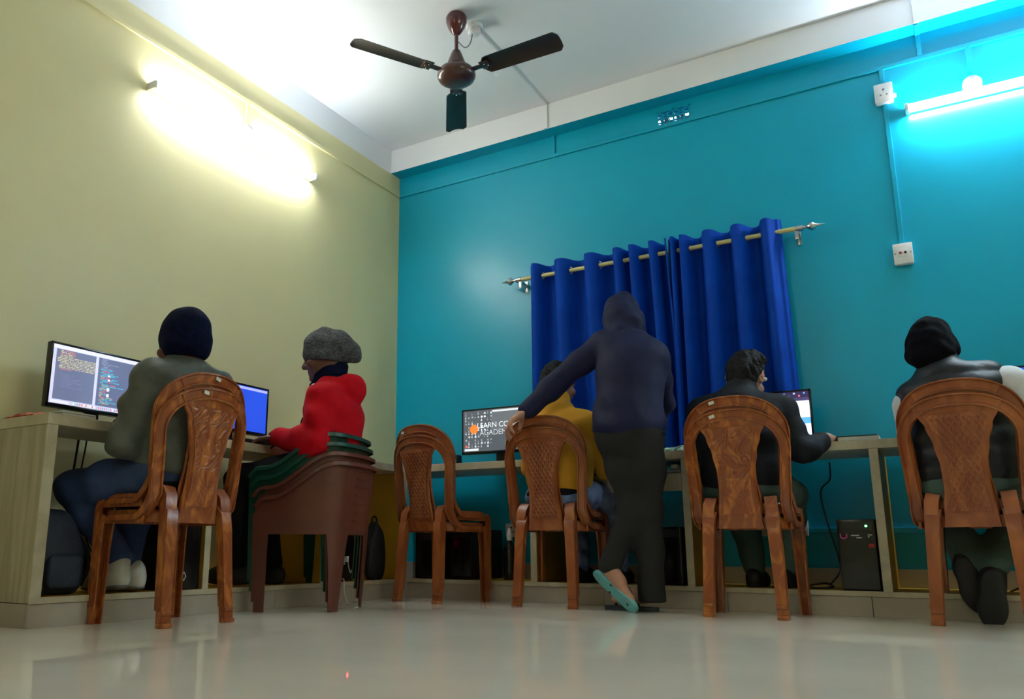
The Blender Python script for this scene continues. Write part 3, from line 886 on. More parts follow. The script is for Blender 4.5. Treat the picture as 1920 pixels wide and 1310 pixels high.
def desktop_screen(q):
    q(0, 0, 1, 1, (30, 84, 196))
    q(0.1, 0.2, 0.9, 0.9, (40, 110, 224), 1)
    rnd = random.Random(6)
    for k in range(4):
        for j in range(6):
            q(0.03 + 0.05 * k, 0.86 - j * 0.13, 0.06 + 0.05 * k, 0.92 - j * 0.13, rnd.choice([(160, 200, 250), (236, 236, 246), (60, 140, 240), (220, 150, 190)]), 2)
    q(0, 0, 1, 0.06, (150, 170, 210), 2)

ZD = ZT1 + 0.0005
monitor('black monitor showing rows of program code beside the person in the grey jacket', (0.235, -2.475, ZD), math.radians(90), 0.46, 0.262, code_screen, 0.062)
monitor('black monitor with a plain blue screen in front of the person in red', (0.225, -1.71, ZD), math.radians(90), 0.47, 0.25, blue_screen, 0.08)
mo3, sc3 = monitor('black monitor showing an academy logo beside the person in the mustard shirt', (0.93, -0.255, ZD + 0.002), 0.0, 0.50, 0.276, academy_screen, 0.078)
monitor('black laptop showing a white and blue web page beside the black jacket', (2.43, -0.25, ZD + 0.002), 0.0, 0.46, 0.285, browser_screen, 0.012, True)
monitor('black monitor with a blue desktop beside the person in the dark vest', (3.71, -0.25, ZD + 0.002), 0.0, 0.48, 0.265, desktop_screen, 0.05)
def flat_text(name, body, size, parent, loc, mat):
    cu = bpy.data.curves.new(name, 'FONT')
    cu.body = body; cu.size = size; cu.extrude = 0.0003
    tmp = bpy.data.objects.new(name, cu); COL.objects.link(tmp)
    me = bpy.data.meshes.new_from_object(tmp.evaluated_get(bpy.context.evaluated_depsgraph_get()))
    bpy.data.objects.remove(tmp, do_unlink=True)
    o = link(name, me, [mat], parent, loc)
    o.rotation_euler = (math.pi / 2, 0, 0)
    return o
flat_text('lettering', 'LEARN COMPUTER', 0.045, sc3, (-0.145, -0.003, 0.235), scr((214, 218, 222)))
flat_text('lettering', 'ACADEMY', 0.045, sc3, (-0.125, -0.003, 0.19), scr((176, 182, 188)))
obj('orange_emblem', MB().lathe([(0.028, 0), (0.028, 0.0006)], (-0.165, -0.003, 0.23), (0, -1, 0), 12), scr((244, 112, 40), 1.2), sc3)

# ------------------------------------------------------------------ pc towers and things under the desks
def pc(label, loc, rz, w=0.17, d=0.38, h=0.32, led=(60, 255, 110), deco=None):
    # local: front faces -y, origin at the base of the front centre
    t = thing('computer_tower', label, 'computer', loc, rz)
    obj('case', MB().box((-w / 2, 0.012, 0.0), (w / 2, d, h), 0.003), 'black', t, sm=False)
    fp = obj('front_panel', MB().box((-w / 2, -0.006, 0.0), (w / 2, 0.013, h), 0.006), 'black_gloss', t)
    obj('drive_bay', MB().box((-w / 2 + 0.012, -0.0085, h - 0.05), (w / 2 - 0.012, -0.005, h - 0.012), 0.001), 'black', fp, sm=False)
    if led: obj('power_led', MB().lathe([(0.0045, 0), (0.0045, 0.003), (0.001, 0.005)], (w * 0.28, -0.0085, h - 0.03), (0, -1, 0), 10), em('led_%d' % led[1], led, 12), fp)
    if deco: deco(fp, w, h)
    return t
def deco_diamond(fp, w, h):
    pts = [Vector((0.0, -0.0075, 0.055)) + Vector((math.cos(a) * 0.010, 0, math.sin(a) * 0.017)) for a in [k * math.pi / 2 for k in range(5)]]
    o = obj('emblem', MB().tube(pts, 0.0024, 6), 'white_plastic', fp)
    tag(o, 'white diamond emblem')
def deco_brand(fp, w, h):
    e = obj('emblem', MB().tube([(-0.062, -0.0075, h - 0.062), (-0.062, -0.0075, h - 0.078), (-0.05, -0.0075, h - 0.084), (-0.038, -0.0075, h - 0.078), (-0.038, -0.0075, h - 0.062)], 0.003, 6), 'pink', fp)
    mb = MB()
    for (x0, x1, z) in ((-0.02, 0.012, -0.072), (0.0, 0.022, -0.082), (0.045, 0.062, -0.07), (0.045, 0.052, -0.078)):
        mb.box((x0, -0.0075, h + z), (x1, -0.006, h + z + 0.004))
    obj('small_print', mb, 'paper', fp, sm=False)
    obj('red_tab', MB().box((0.046, -0.009, h - 0.122), (0.068, -0.006, h - 0.106), 0.002), 'red_part', fp)
def deco_usb(fp, w, h):
    obj('usb_plug', MB().box((-0.004, -0.03, 0.10), (0.008, -0.006, 0.13), 0.002), 'white_plastic', fp)
    obj('usb_cord', MB().tube([(0.002, -0.03, 0.10), (-0.01, -0.045, 0.07), (0.0, -0.05, 0.045), (0.02, -0.04, 0.06)], 0.0022, smooth=6), 'cable_white', fp)
    obj('teal_plug', MB().box((-0.02, -0.02, 0.085), (-0.008, -0.006, 0.1), 0.002), 'teal_rubber', fp)
pc('black computer tower with a white diamond emblem under the cream wall worktop', (0.44, -2.145, 0.1035), math.radians(90), led=None, deco=deco_diamond)
pc('black computer tower with a red light under the cream wall worktop', (0.40, -1.03, 0.1035), math.radians(90), led=(255, 30, 50), deco=deco_usb, h=0.30)
pc('black computer tower beside the yellow board in the corner under the desk', (0.575, -0.47, 0.1055), 0.0, led=None, h=0.27)
pc('black computer tower behind the empty chairs nearer the dark bottle', (0.765, -0.45, 0.1055), 0.0, led=None, h=0.28)
pc('black computer tower with a green light and small red tab under the desk', (2.822, -0.49, 0.1055), 0.0, w=0.15, led=(60, 255, 110), h=0.305, deco=deco_brand)
pc('black computer tower in the dark bay behind the standing person', (1.96, -0.46, 0.1055), 0.0, led=None, h=0.28)

bt = thing('spray_bottle', 'dark bottle with a white cap standing under the desk', 'bottle', (1.045, -0.35, 0.1055))
obj('body', MB().lathe([(0.034, 0), (0.037, 0.01), (0.037, 0.15), (0.03, 0.18), (0.015, 0.205), (0.013, 0.215)], n=20), 'black_gloss', bt)
obj('cap', MB().lathe([(0.014, 0.215), (0.016, 0.22), (0.016, 0.255), (0.010, 0.27), (0.008, 0.285)], n=16), 'white_plastic', bt)

def lump(name, label, cat, loc, fn, m, nu=28, nv=18):
    mb = MB()
    vs, fs = [], []
    for j in range(nv + 1):
        for i in range(nu):
            vs.append(fn(2 * math.pi * i / nu, -math.pi / 2 + math.pi * j / nv))
    for j in range(nv):
        for i in range(nu):
            fs.append((j * nu + i, j * nu + (i + 1) % nu, (j + 1) * nu + (i + 1) % nu, (j + 1) * nu + i))
    mb.add(vs, fs)
    return mb
def super_pt(a, e, rx, ry, rz, p=0.6, wob=0.0, ph=0.0):
    c, s_ = math.cos(a), math.sin(a); ce, se = math.cos(e), math.sin(e)
    f_ = lambda v, q: math.copysign(abs(v) ** q, v)
    k = 1 + wob * (math.sin(3 * a + ph + 2 * e) + 0.6 * math.sin(5 * a - 3 * e + ph * 2))
    return (rx * f_(c, p) * f_(ce, p) * k, ry * f_(s_, p) * f_(ce, p) * k, rz * f_(se, p) * k)
bg = thing('backpack', 'dark navy backpack leaning inside the end bay of the desk', 'bag', (0.31, -2.66, 0.1035))
sh = Matrix.Rotation(math.radians(-10), 4, 'X')
def bagfn(a, e):
    p = Vector(super_pt(a, e, 0.085, 0.10, 0.155, 0.42, 0.02, 1.0))
    if p.z > 0: p.y = p.y * (1 - 1.6 * p.z) - 0.25 * p.z
    return (p.x, p.y, p.z + 0.155)
obj('body', lump('b', '', '', None, bagfn, None), 'bag_navy', bg)
def pocket(a, e):
    p = Vector(super_pt(a, e, 0.022, 0.07, 0.06, 0.4, 0.02, 2.0))
    return (p.x + 0.085, p.y - 0.005, p.z + 0.085)
obj('front_pocket', lump('b', '', '', None, pocket, None), 'bag_navy', bg)
obj('strap', MB().tube([(0.02, -0.06, 0.31), (0.03, 0.03, 0.26), (0.05, 0.10, 0.17), (0.04, 0.125, 0.10), (0.02, 0.11, 0.03)], 0.012, smooth=5), 'bag_black', bg)
b2 = thing('cloth_bag', 'black cloth bag slumped beside the yellow board', 'bag', (0.40, -0.76, 0.1035))
def bag2(a, e):
    p = Vector(super_pt(a, e, 0.05, 0.075, 0.16, 0.75, 0.05, 0.4))
    return (p.x, p.y * (1 - 1.9 * max(0, p.z)), max(0.0, p.z + 0.15))
obj('body', lump('b', '', '', None, bag2, None), 'bag_black', b2)
obj('handle', MB().tube([(0, -0.03, 0.29), (0.0, -0.02, 0.34), (0.0, 0.015, 0.34), (0, 0.03, 0.28)], 0.006, smooth=5), 'bag_black', b2)

def power_strip(name, label, loc, rz, n=2, plugs=(0,)):
    t = thing(name, label, 'socket', loc, rz)
    w_ = 0.085 * n
    obj('plate', MB().box((-w_ / 2, -0.03, -0.04), (w_ / 2, 0.0, 0.04), 0.004), 'white_plastic', t)
    for k in range(n):
        cx = -w_ / 2 + 0.085 * (k + 0.5)
        for (dx, dz, r) in ((0, 0.016, 0.005), (-0.012, -0.01, 0.004), (0.012, -0.01, 0.004)):
            obj('pin_hole', MB().lathe([(r, 0), (r, 0.0012)], (cx + dx, -0.0298, dz), (0, -1, 0), 10), 'hole', t)
    return t
def plug(label, loc, rz, big=False):
    t = thing('power_plug', label, 'plug', loc, rz)
    if big:
        obj('body', MB().box((-0.025, -0.05, -0.05), (0.025, 0.0, 0.02), 0.005), 'black', t)
    else:
        obj('body', MB().lathe([(0.024, 0), (0.025, 0.012), (0.02, 0.03), (0.012, 0.04)], (0, 0, 0), (0, -1, 0), 14), 'black', t)
    obj('cord', MB().tube([(0, -0.03, -0.01), (0, -0.04, -0.08), (0.01, -0.03, -0.17), (0.03, -0.05, -0.24)], 0.0045, smooth=6), 'cable', t)
power_strip('wall_socket', 'white double socket low on the cream wall behind the backpack', (0.0, -2.42, 0.375), math.radians(90), 3)
plug('round black plug in the cream wall socket behind the backpack', (0.031, -2.505, 0.37), math.radians(90))
plug('square black adapter plug in the cream wall socket behind the backpack', (0.031, -2.425, 0.372), math.radians(90), True)
power_strip('wall_socket', 'white socket low on the cream wall behind the stacked armchairs', (0.0, -1.455, 0.415), math.radians(90), 2)
plug('black plug in the cream wall socket behind the stacked armchairs', (0.031, -1.42, 0.41), math.radians(90))
power_strip('wall_socket', 'white socket strip low on the teal wall behind the black jacket', (2.435, 0.0, 0.385), 0.0, 3)
power_strip('wall_socket', 'small white socket on the teal wall behind the empty chairs', (0.895, 0.0, 0.385), 0.0, 1)

def cable(label, pts, r=0.004, m='cable'):
    tag(obj('cable', MB().tube(pts, r, 7, smooth=7), m), label, 'cable')
cable('thick black cable hanging from the worktop under the code monitor', [(0.128, -2.47, 0.80), (0.118, -2.468, 0.70), (0.09, -2.46, 0.55), (0.07, -2.45, 0.42), (0.08, -2.40, 0.25), (0.12, -2.36, 0.12)], 0.005)
cable('thin black cable hanging beside the thick one under the code monitor', [(0.128, -2.43, 0.80), (0.115, -2.43, 0.68), (0.09, -2.425, 0.56), (0.10, -2.42, 0.45), (0.07, -2.35, 0.30), (0.12, -2.30, 0.18), (0.2, -2.30, 0.112)], 0.0035)
cable('black cable drooping across the bay behind the diamond emblem tower', [(0.05, -1.92, 0.36), (0.08, -1.90, 0.24), (0.14, -1.80, 0.15), (0.12, -1.62, 0.125), (0.06, -1.52, 0.20), (0.04, -1.46, 0.38)], 0.004)
cable('white cable trailing from the desk shelf down onto the floor', [(0.44, -1.10, 0.112), (0.47, -1.11, 0.115), (0.50, -1.14, 0.05), (0.56, -1.18, 0.006), (0.70, -1.25, 0.004), (0.78, -1.42, 0.004)], 0.003, 'cable_white')
cable('black cable looping down the teal wall behind the green light tower', [(2.70, -0.122, 0.70), (2.69, -0.08, 0.62), (2.64, -0.05, 0.56), (2.66, -0.06, 0.40), (2.70, -0.08, 0.2), (2.66, -0.2, 0.115)], 0.004)
cable('tangled black cable lying on the shelf beside the green light tower', [(2.52, -0.30, 0.114), (2.58, -0.40, 0.116), (2.66, -0.36, 0.13), (2.70, -0.42, 0.116), (2.62, -0.46, 0.112), (2.56, -0.36, 0.12)], 0.005)
cable('black cable hanging behind the shoes of the person in the dark vest', [(3.42, -0.05, 0.45), (3.43, -0.2, 0.30), (3.42, -0.32, 0.16), (3.36, -0.38, 0.114)], 0.004)
cable('black cable hanging down beside the dark bottle under the desk', [(0.93, -0.05, 0.38), (0.95, -0.08, 0.28), (0.92, -0.16, 0.18), (0.98, -0.28, 0.113)], 0.004)

# ------------------------------------------------------------------ things on the worktops
def cloth_heap(name, label, loc, rx, ry, h, m, rz=0.0, seed=1, cat='cloth'):
    rnd = random.Random(seed); ph = [rnd.uniform(0, 6) for _ in range(4)]
    def fn(u, v):
        x, y = (u - 0.5) * 2, (v - 0.5) * 2
        e = max(0, 1 - max(abs(x), abs(y)) ** 4)
        z = h * e * (0.62 + 0.2 * math.sin(4 * x + ph[0]) * math.cos(3 * y + ph[1]) + 0.18 * math.sin(9 * x + 5 * y + ph[2]))
        return Vector((x * rx * (1 + 0.06 * math.sin(5 * y + ph[3])), y * ry, 0.003 + z))
    o = obj(name, MB().sheet(fn, 30, 24, 0.004), m, loc=loc)
    o.rotation_euler = (0, 0, rz)
    tag(o, label, cat)
cloth_heap('folded_cloth', 'red patterned cloth lying on the open end of the worktop', (0.25, -2.76, ZD), 0.10, 0.055, 0.022, 'redcloth', 0, 3)
tag(obj('paper_stack', MB().box((-0.07, -0.07, 0), (0.07, 0.07, 0.009), 0.001).box((-0.066, -0.074, 0.0095), (0.074, 0.066, 0.015), 0.001), 'paper', loc=(0.385, -2.70, ZD), sm=False), 'small stack of loose papers in front of the code monitor', 'paper')
cloth_heap('printed_cloth', 'green and white printed cloth folded on the worktop below the curtain', (2.06, -0.40, ZD + 0.002), 0.10, 0.09, 0.035, 'greencloth', 0.2, 5)
tag(obj('pink_folder', MB().box((-0.10, -0.11, 0), (0.10, 0.11, 0.012), 0.003), 'pink', loc=(0.60, -0.33, ZD + 0.002), sm=False), 'pink folder lying on the worktop in the corner', 'folder')
bk = thing('notebook', 'white notebook with a black cover on the worktop by the mouse hand', 'book', (2.87, -0.38, ZD + 0.002))
obj('pages', MB().box((-0.085, -0.10, 0.004), (0.08, 0.10, 0.022), 0.002), 'paper', bk, sm=False)
cv = MB().box((-0.088, -0.103, 0.0), (0.088, 0.103, 0.004), 0.001).box((-0.088, -0.103, 0.022), (0.075, 0.103, 0.026), 0.001).box((-0.091, -0.103, 0.0), (-0.086, 0.103, 0.026), 0.001)
obj('cover', cv, 'black', bk, sm=False)
def mouse(label, loc, rz=0):
    t = thing('computer_mouse', label, 'mouse', loc, rz)
    def mf(a, e):
        p = super_pt(a, e, 0.03, 0.053, 0.034, 0.8)
        return (p[0], p[1], max(0.0, p[2]))
    obj('shell', lump('m', '', '', None, mf, None), 'black', t)
    obj('wheel', MB().lathe([(0.007, -0.003), (0.007, 0.003)], (0, 0.026, 0.029), (1, 0, 0), 12), 'grey', t)
mouse('black mouse under the hand of the person in the black jacket', (2.762, -0.40, ZD + 0.002))
sp = thing('speaker', 'small black desktop speaker beside the academy monitor', 'speaker', (0.665, -0.30, ZD + 0.002))
obj('cabinet', MB().box((-0.022, -0.03, 0), (0.022, 0.03, 0.075), 0.005), 'black', sp)
obj('cone', MB().lathe([(0.017, 0), (0.016, 0.002), (0.006, 0.0005), (0.001, 0.002)], (0, -0.0305, 0.035), (0, -1, 0), 16), 'grey', sp)
kb = thing('keyboard', 'black keyboard in front of the blue screen monitor', 'keyboard', (0.385, -1.66, ZD), math.radians(90))
obj('base', MB().box((-0.21, -0.06, 0), (0.21, 0.06, 0.016), 0.003), 'black', kb, sm=False)
ky = MB()
for r in range(5):
    for c_ in range(18):
        ky.box((-0.2 + c_ * 0.022, -0.052 + r * 0.021, 0.015), (-0.2 + c_ * 0.022 + 0.018, -0.052 + r * 0.021 + 0.017, 0.021))
tag(obj('keys', ky, 'black', kb, sm=False), kind='stuff')

# ------------------------------------------------------------------ people: smooth implicit bodies turned into one continuous mesh
def V3(*a): return np.array(a, float)
def unit(v):
    v = np.asarray(v, float); return v / np.linalg.norm(v)
def cone(a, b, ra, rb, k=0.02): return ('c', np.asarray(a, float), np.asarray(b, float), ra, rb, k)
def chain(pts, rad, k=0.02): return [cone(pts[i], pts[i + 1], rad[i], rad[i + 1], k) for i in range(len(pts) - 1)]
def ell(c, ax, rad, k=0.02): return ('e', np.asarray(c, float), np.array(ax, float), np.array(rad, float), k)

def prim_d(p, P):
    if p[0] == 'c':
        a, b, ra, rb = p[1:5]
        ab = b - a; L2 = max(1e-12, ab @ ab)
        t = np.clip(((P - a) @ ab) / L2, 0, 1)
        return np.linalg.norm(P - a - t[:, None] * ab, axis=1) - (ra + (rb - ra) * t)
    c, ax, rad = p[1:4]
    q = (P - c) @ ax.T
    k0 = np.linalg.norm(q / rad, axis=1); k1 = np.linalg.norm(q / (rad * rad), axis=1)
    return k0 * (k0 - 1) / np.maximum(k1, 1e-9)
def prim_box(p):
    if p[0] == 'c':
        r = max(p[3], p[4]); return np.minimum(p[1], p[2]) - r, np.maximum(p[1], p[2]) + r
    r = max(p[3]); return p[1] - r, p[1] + r
def smin(a, b, k):
    h = np.clip(0.5 + 0.5 * (b - a) / k, 0, 1)
    return b + (a - b) * h - k * h * (1 - h)
def field(prims, P, cull=None):
    d = np.full(len(P), 1.0)
    for p in prims:
        if cull is None:
            d = smin(prim_d(p, P), d, p[-1])
        else:
            lo, hi = prim_box(p)
            m = np.all((P > lo - cull) & (P < hi + cull), axis=1)
            if m.any():
                d[m] = smin(prim_d(p, P[m]), d[m], p[-1])
    return d
def iso(prims, h, disp=None, cuts=()):
    lo = np.min([prim_box(p)[0] for p in prims], axis=0) - 0.03
    hi = np.max([prim_box(p)[1] for p in prims], axis=0) + 0.03
    B = 4
    nc = np.ceil((hi - lo) / (h * B)).astype(int) + 1
    n = nc * B
    def pts(idx, step, off): return lo + (idx + off) * step
    gi = np.stack(np.meshgrid(*[np.arange(k) for k in nc], indexing='ij'), -1).reshape(-1, 3)
    dc = field(prims, lo + (gi * B + (B - 1) / 2) * h)
    act = np.abs(dc) < h * B * 1.05 + 0.028
    F = np.repeat(np.repeat(np.repeat(dc.reshape(nc), B, 0), B, 1), B, 2).astype(np.float32)
    A = gi[act]
    sub = np.stack(np.meshgrid(*[np.arange(B)] * 3, indexing='ij'), -1).reshape(-1, 3)
    I = (A[:, None, :] * B + sub[None]).reshape(-1, 3)
    P = lo + I * h
    d = field(prims, P, 0.05)
    if disp is not None: d = d + disp(P)
    for (cp, cn) in cuts: d = np.maximum(d, (P - cp) @ cn)
    F[I[:, 0], I[:, 1], I[:, 2]] = d
    far = np.ones(F.shape, bool); far[I[:, 0], I[:, 1], I[:, 2]] = False
    if cuts:
        J = np.argwhere(far & (F < 0))
        if len(J):
            PJ = lo + J * h
            dj = F[J[:, 0], J[:, 1], J[:, 2]]
            for (cp, cn) in cuts: dj = np.maximum(dj, (PJ - cp) @ cn)
            F[J[:, 0], J[:, 1], J[:, 2]] = dj
    F[0], F[-1], F[:, 0], F[:, -1], F[:, :, 0], F[:, :, -1] = (1,) * 6
    S = F < 0
    C8 = sum(S[i:F.shape[0] - 1 + i, j:F.shape[1] - 1 + j, k:F.shape[2] - 1 + k].astype(np.int8) for i in (0, 1) for j in (0, 1) for k in (0, 1))
    cells = np.argwhere((C8 > 0) & (C8 < 8))
    vid = np.full(C8.shape, -1, np.int32)
    vid[cells[:, 0], cells[:, 1], cells[:, 2]] = np.arange(len(cells))
    cor = {}
    for i in (0, 1):
        for j in (0, 1):
            for k in (0, 1):
                cor[(i, j, k)] = F[cells[:, 0] + i, cells[:, 1] + j, cells[:, 2] + k]
    acc = np.zeros((len(cells), 3)); cnt = np.zeros(len(cells))
    for c0 in cor:
        for ax in range(3):
            if c0[ax]: continue
            c1 = list(c0); c1[ax] = 1; c1 = tuple(c1)
            a, b = cor[c0], cor[c1]
            m = (a < 0) != (b < 0)
            t = np.where(m, a / np.where(m, a - b, 1), 0)
            e = np.array(c0, float)[None].repeat(len(cells), 0); e[:, ax] += t
            acc[m] += e[m]; cnt[m] += 1
    verts = lo + (cells + acc / cnt[:, None]) * h
    faces = []
    for ax in range(3):
        o1, o2 = [(1, 2), (2, 0), (0, 1)][ax]
        sl0 = [slice(None)] * 3; sl1 = [slice(None)] * 3
        sl0[ax] = slice(0, -1); sl1[ax] = slice(1, None)
        s0, s1 = S[tuple(sl0)], S[tuple(sl1)]
        E_ = np.argwhere(s0 != s1)
        E_ = E_[(E_[:, o1] > 0) & (E_[:, o2] > 0)]
        flip = s0[E_[:, 0], E_[:, 1], E_[:, 2]]
        def cid(d1, d2):
            q = E_.copy(); q[:, o1] -= d1; q[:, o2] -= d2
            return vid[q[:, 0], q[:, 1], q[:, 2]]
        Q = np.stack([cid(1, 1), cid(0, 1), cid(0, 0), cid(1, 0)], 1)
        Q[~flip] = Q[~flip][:, ::-1]
        faces.append(Q)
    Q = np.concatenate(faces)
    Q = Q[(Q >= 0).all(1)]
    return verts, Q
def iso_obj(name, prims, h, m, parent, origin, disp=None, cuts=(), label=None, relax=2):
    v, q = iso(prims, h, disp, cuts)
    # light smoothing
    for _ in range(relax):
        acc = np.zeros_like(v); cnt = np.zeros(len(v))
        for k in range(4):
            a, b = q[:, k], q[:, (k + 1) % 4]
            np.add.at(acc, a, v[b]); np.add.at(acc, b, v[a]); np.add.at(cnt, a, 1); np.add.at(cnt, b, 1)
        v = v * 0.4 + 0.6 * acc / np.maximum(cnt, 1)[:, None]
    v = v - np.array(origin)
    me = bpy.data.meshes.new(name)
    me.vertices.add(len(v)); me.vertices.foreach_set('co', v.astype(np.float32).ravel())
    me.loops.add(len(q) * 4); me.loops.foreach_set('vertex_index', q.astype(np.int32).ravel())
    me.polygons.add(len(q)); me.polygons.foreach_set('loop_start', np.arange(0, len(q) * 4, 4, dtype=np.int32))
    me.polygons.foreach_set('use_smooth', np.ones(len(q), bool))
    me.update(calc_edges=True); me.validate()
    o = link(name, me, [M[m]], parent)
    if label: o['label'] = label
    return o

def folds(amp, freq, seed, direction=(0.3, 0.2, 1.0)):
    r = np.random.RandomState(seed)
    ks = []
    for i in range(5):
        dvec = unit(np.array(direction) + r.normal(0, 0.55, 3))
        ks.append((dvec * freq * r.uniform(0.7, 1.7), r.uniform(0, 6.28), r.uniform(0.5, 1)))
    def f(P):
        w_ = 0.5 * np.sin(P @ np.array([7, 9, 5.0]) + seed)
        s_ = 0
        for (k, ph, a) in ks: s_ = s_ + a * np.sin(P @ k + ph + 2.2 * w_)
        return amp * s_ / 2.2
    return f

def frame(fwd, up=(0, 0, 1)):
    f_ = unit(fwd); u = np.asarray(up, float); u = unit(u - f_ * (u @ f_))
    lat = np.cross(f_, u)           # person's right
    return lat, f_, u
def head_prims(c, fwd, up, nb):
    r, f_, u = frame(fwd, up)
    ax = np.array([r, f_, u])
    L = lambda a, b, d: c + r * a + f_ * b + u * d
    out = [ell(L(0, -0.012, 0.022), ax, (0.075, 0.094, 0.098), 0.02), ell(L(0, 0.03, -0.045), ax, (0.058, 0.058, 0.066), 0.03),
           cone(L(0, 0.086, 0.004), L(0, 0.104, -0.028), 0.008, 0.014, 0.014), cone(L(-0.012, 0.09, -0.032), L(0.012, 0.09, -0.032), 0.008, 0.008, 0.01),
           ell(L(0, 0.072, 0.024), ax, (0.05, 0.018, 0.011), 0.014), ell(L(0, 0.078, -0.058), ax, (0.023, 0.013, 0.0065), 0.006), ell(L(0, 0.077, -0.070), ax, (0.02, 0.013, 0.0075), 0.006),
           ell(L(0, 0.07, -0.096), ax, (0.022, 0.02, 0.016), 0.02)]
    for s_ in (-1, 1):
        out += [ell(L(s_ * 0.031, 0.075, 0.004), ax, (0.014, 0.010, 0.008), 0.006), ell(L(s_ * 0.05, 0.058, -0.028), ax, (0.022, 0.02, 0.018), 0.02),
                ell(L(s_ * 0.079, -0.012, -0.008), np.array([unit(r + 0.35 * s_ * -f_), unit(f_ + 0.35 * s_ * r), u]), (0.007, 0.018, 0.032), 0.006),
                cone(L(s_ * 0.083, -0.022, 0.018), L(s_ * 0.084, -0.026, -0.012), 0.006, 0.006, 0.005)]
    out += chain([L(0, -0.025, -0.05), (L(0, -0.03, -0.1) + nb) / 2, nb], [0.056, 0.055, 0.06], 0.03)
    return out
def hand_prims(w, d, n, side, curl=(0.3, 0.4, 0.3), spread=0.10, sc_=1.0, thumb=0.5):
    # w wrist, d towards the fingers, n out of the palm, side +1: thumb along cross(d,n)
    d = unit(d); n = unit(np.asarray(n) - d * (np.asarray(n) @ d)); l = np.cross(d, n) * side
    ax = np.array([l, d, n]); out = [ell(w + d * 0.048 * sc_, ax, np.array((0.040, 0.052, 0.015)) * sc_, 0.012), cone(w - d * 0.02, w + d * 0.03 * sc_, 0.026, 0.022, 0.012)]
    for i, (o, ln) in enumerate(((0.031, 0.072), (0.0105, 0.080), (-0.0105, 0.074), (-0.031, 0.058))):
        p = w + (d * (0.088 - abs(o) * 0.25) + l * o) * sc_
        dd = unit(d + l * (o / 0.031) * spread)
        ang = 0; q = [p - dd * 0.012]
        q.append(p)
        for j, fr in enumerate((0.45, 0.32, 0.23)):
            ang += curl[j] * (1 + 0.12 * i)
            q.append(q[-1] + (dd * math.cos(ang) + n * math.sin(ang)) * ln * fr * sc_)
        out += chain(q, [0.0095 * sc_, 0.0092 * sc_, 0.0082 * sc_, 0.0074 * sc_, 0.0064 * sc_], 0.004)
    t0 = w + (d * 0.022 + l * 0.028) * sc_
    t1 = t0 + unit(d * 0.6 + l * 0.8 + n * thumb) * 0.040 * sc_
    t2 = t1 + unit(d * 0.9 + l * 0.25 + n * thumb * 1.2) * 0.032 * sc_
    out += chain([t0 - d * 0.005, t1, t2], [0.014 * sc_, 0.0105 * sc_, 0.008 * sc_], 0.008)
    return out
def torso_prims(pel, che, nb, sl, sr, fwd, g=0.0, belly=1.0):
    lat = unit(np.asarray(sr) - np.asarray(sl))
    up1 = unit(che - pel); f1 = unit(np.cross(up1, lat)); f1 = f1 if f1 @ fwd > 0 else -f1
    lt = np.cross(f1, up1)
    axp = np.array([lt, f1, up1])
    up2 = unit(nb - che); f2 = unit(np.cross(up2, lat)); f2 = f2 if f2 @ fwd > 0 else -f2
    axc = np.array([np.cross(f2, up2), f2, up2])
    mid = (pel + che) / 2
    out = [ell(pel, axp, (0.165 + g, 0.115 + g, 0.12 + g), 0.05), ell(mid, axp, (0.148 * belly + g, 0.105 * belly + g, 0.16 + g), 0.06),
           ell(che, axc, (0.165 + g, 0.115 + g, 0.17 + g), 0.06)]
    s0 = (np.asarray(sl) + np.asarray(sr)) / 2
    c0 = s0 * 0.5 + nb * 0.5 - up2 * 0.02
    out += [cone(sl, c0, 0.056 + g, 0.068 + g, 0.05), cone(sr, c0, 0.056 + g, 0.068 + g, 0.05)]
    bl = s0 - f2 * 0.035 - up2 * 0.07
    out += [cone(np.asarray(sl) * 0.6 + bl * 0.4, np.asarray(sr) * 0.6 + bl * 0.4, 0.07 + g, 0.07 + g, 0.06)]
    return out
def arm_prims(sh_, el, wr, g=0.0, cuff=0.0): 
    q = [np.asarray(sh_, float), np.asarray(el, float), np.asarray(wr, float)]
    m1 = (q[0] + q[1]) / 2; m2 = q[1] * 0.7 + q[2] * 0.3
    return chain([q[0], m1, q[1], m2, q[2]], [0.052 + g, 0.047 + g, 0.041 + g, 0.041 + g, 0.028 + g + cuff], 0.03)
def leg_prims(hp, kn, an, g=0.0, flare=0.0):
    q = [np.asarray(hp, float), np.asarray(kn, float), np.asarray(an, float)]
    m1 = (q[0] + q[1]) / 2; m2 = q[1] * 0.65 + q[2] * 0.35
    return chain([q[0], m1, q[1], m2, q[2]], [0.085 + g, 0.073 + g, 0.056 + g, 0.053 + g + flare * 0.5, 0.036 + g + flare], 0.04)
def foot_prims(an, toe, r=0.034):
    an, toe = np.asarray(an, float), np.asarray(toe, float)
    d = unit(toe - an)
    heel = an - d * 0.02 + V3(0, 0, -0.035)
    return [cone(an, an * 0.5 + toe * 0.5 + V3(0, 0, 0.004), r, r * 0.95, 0.03), cone(heel, toe, r, r * 0.72, 0.03)]
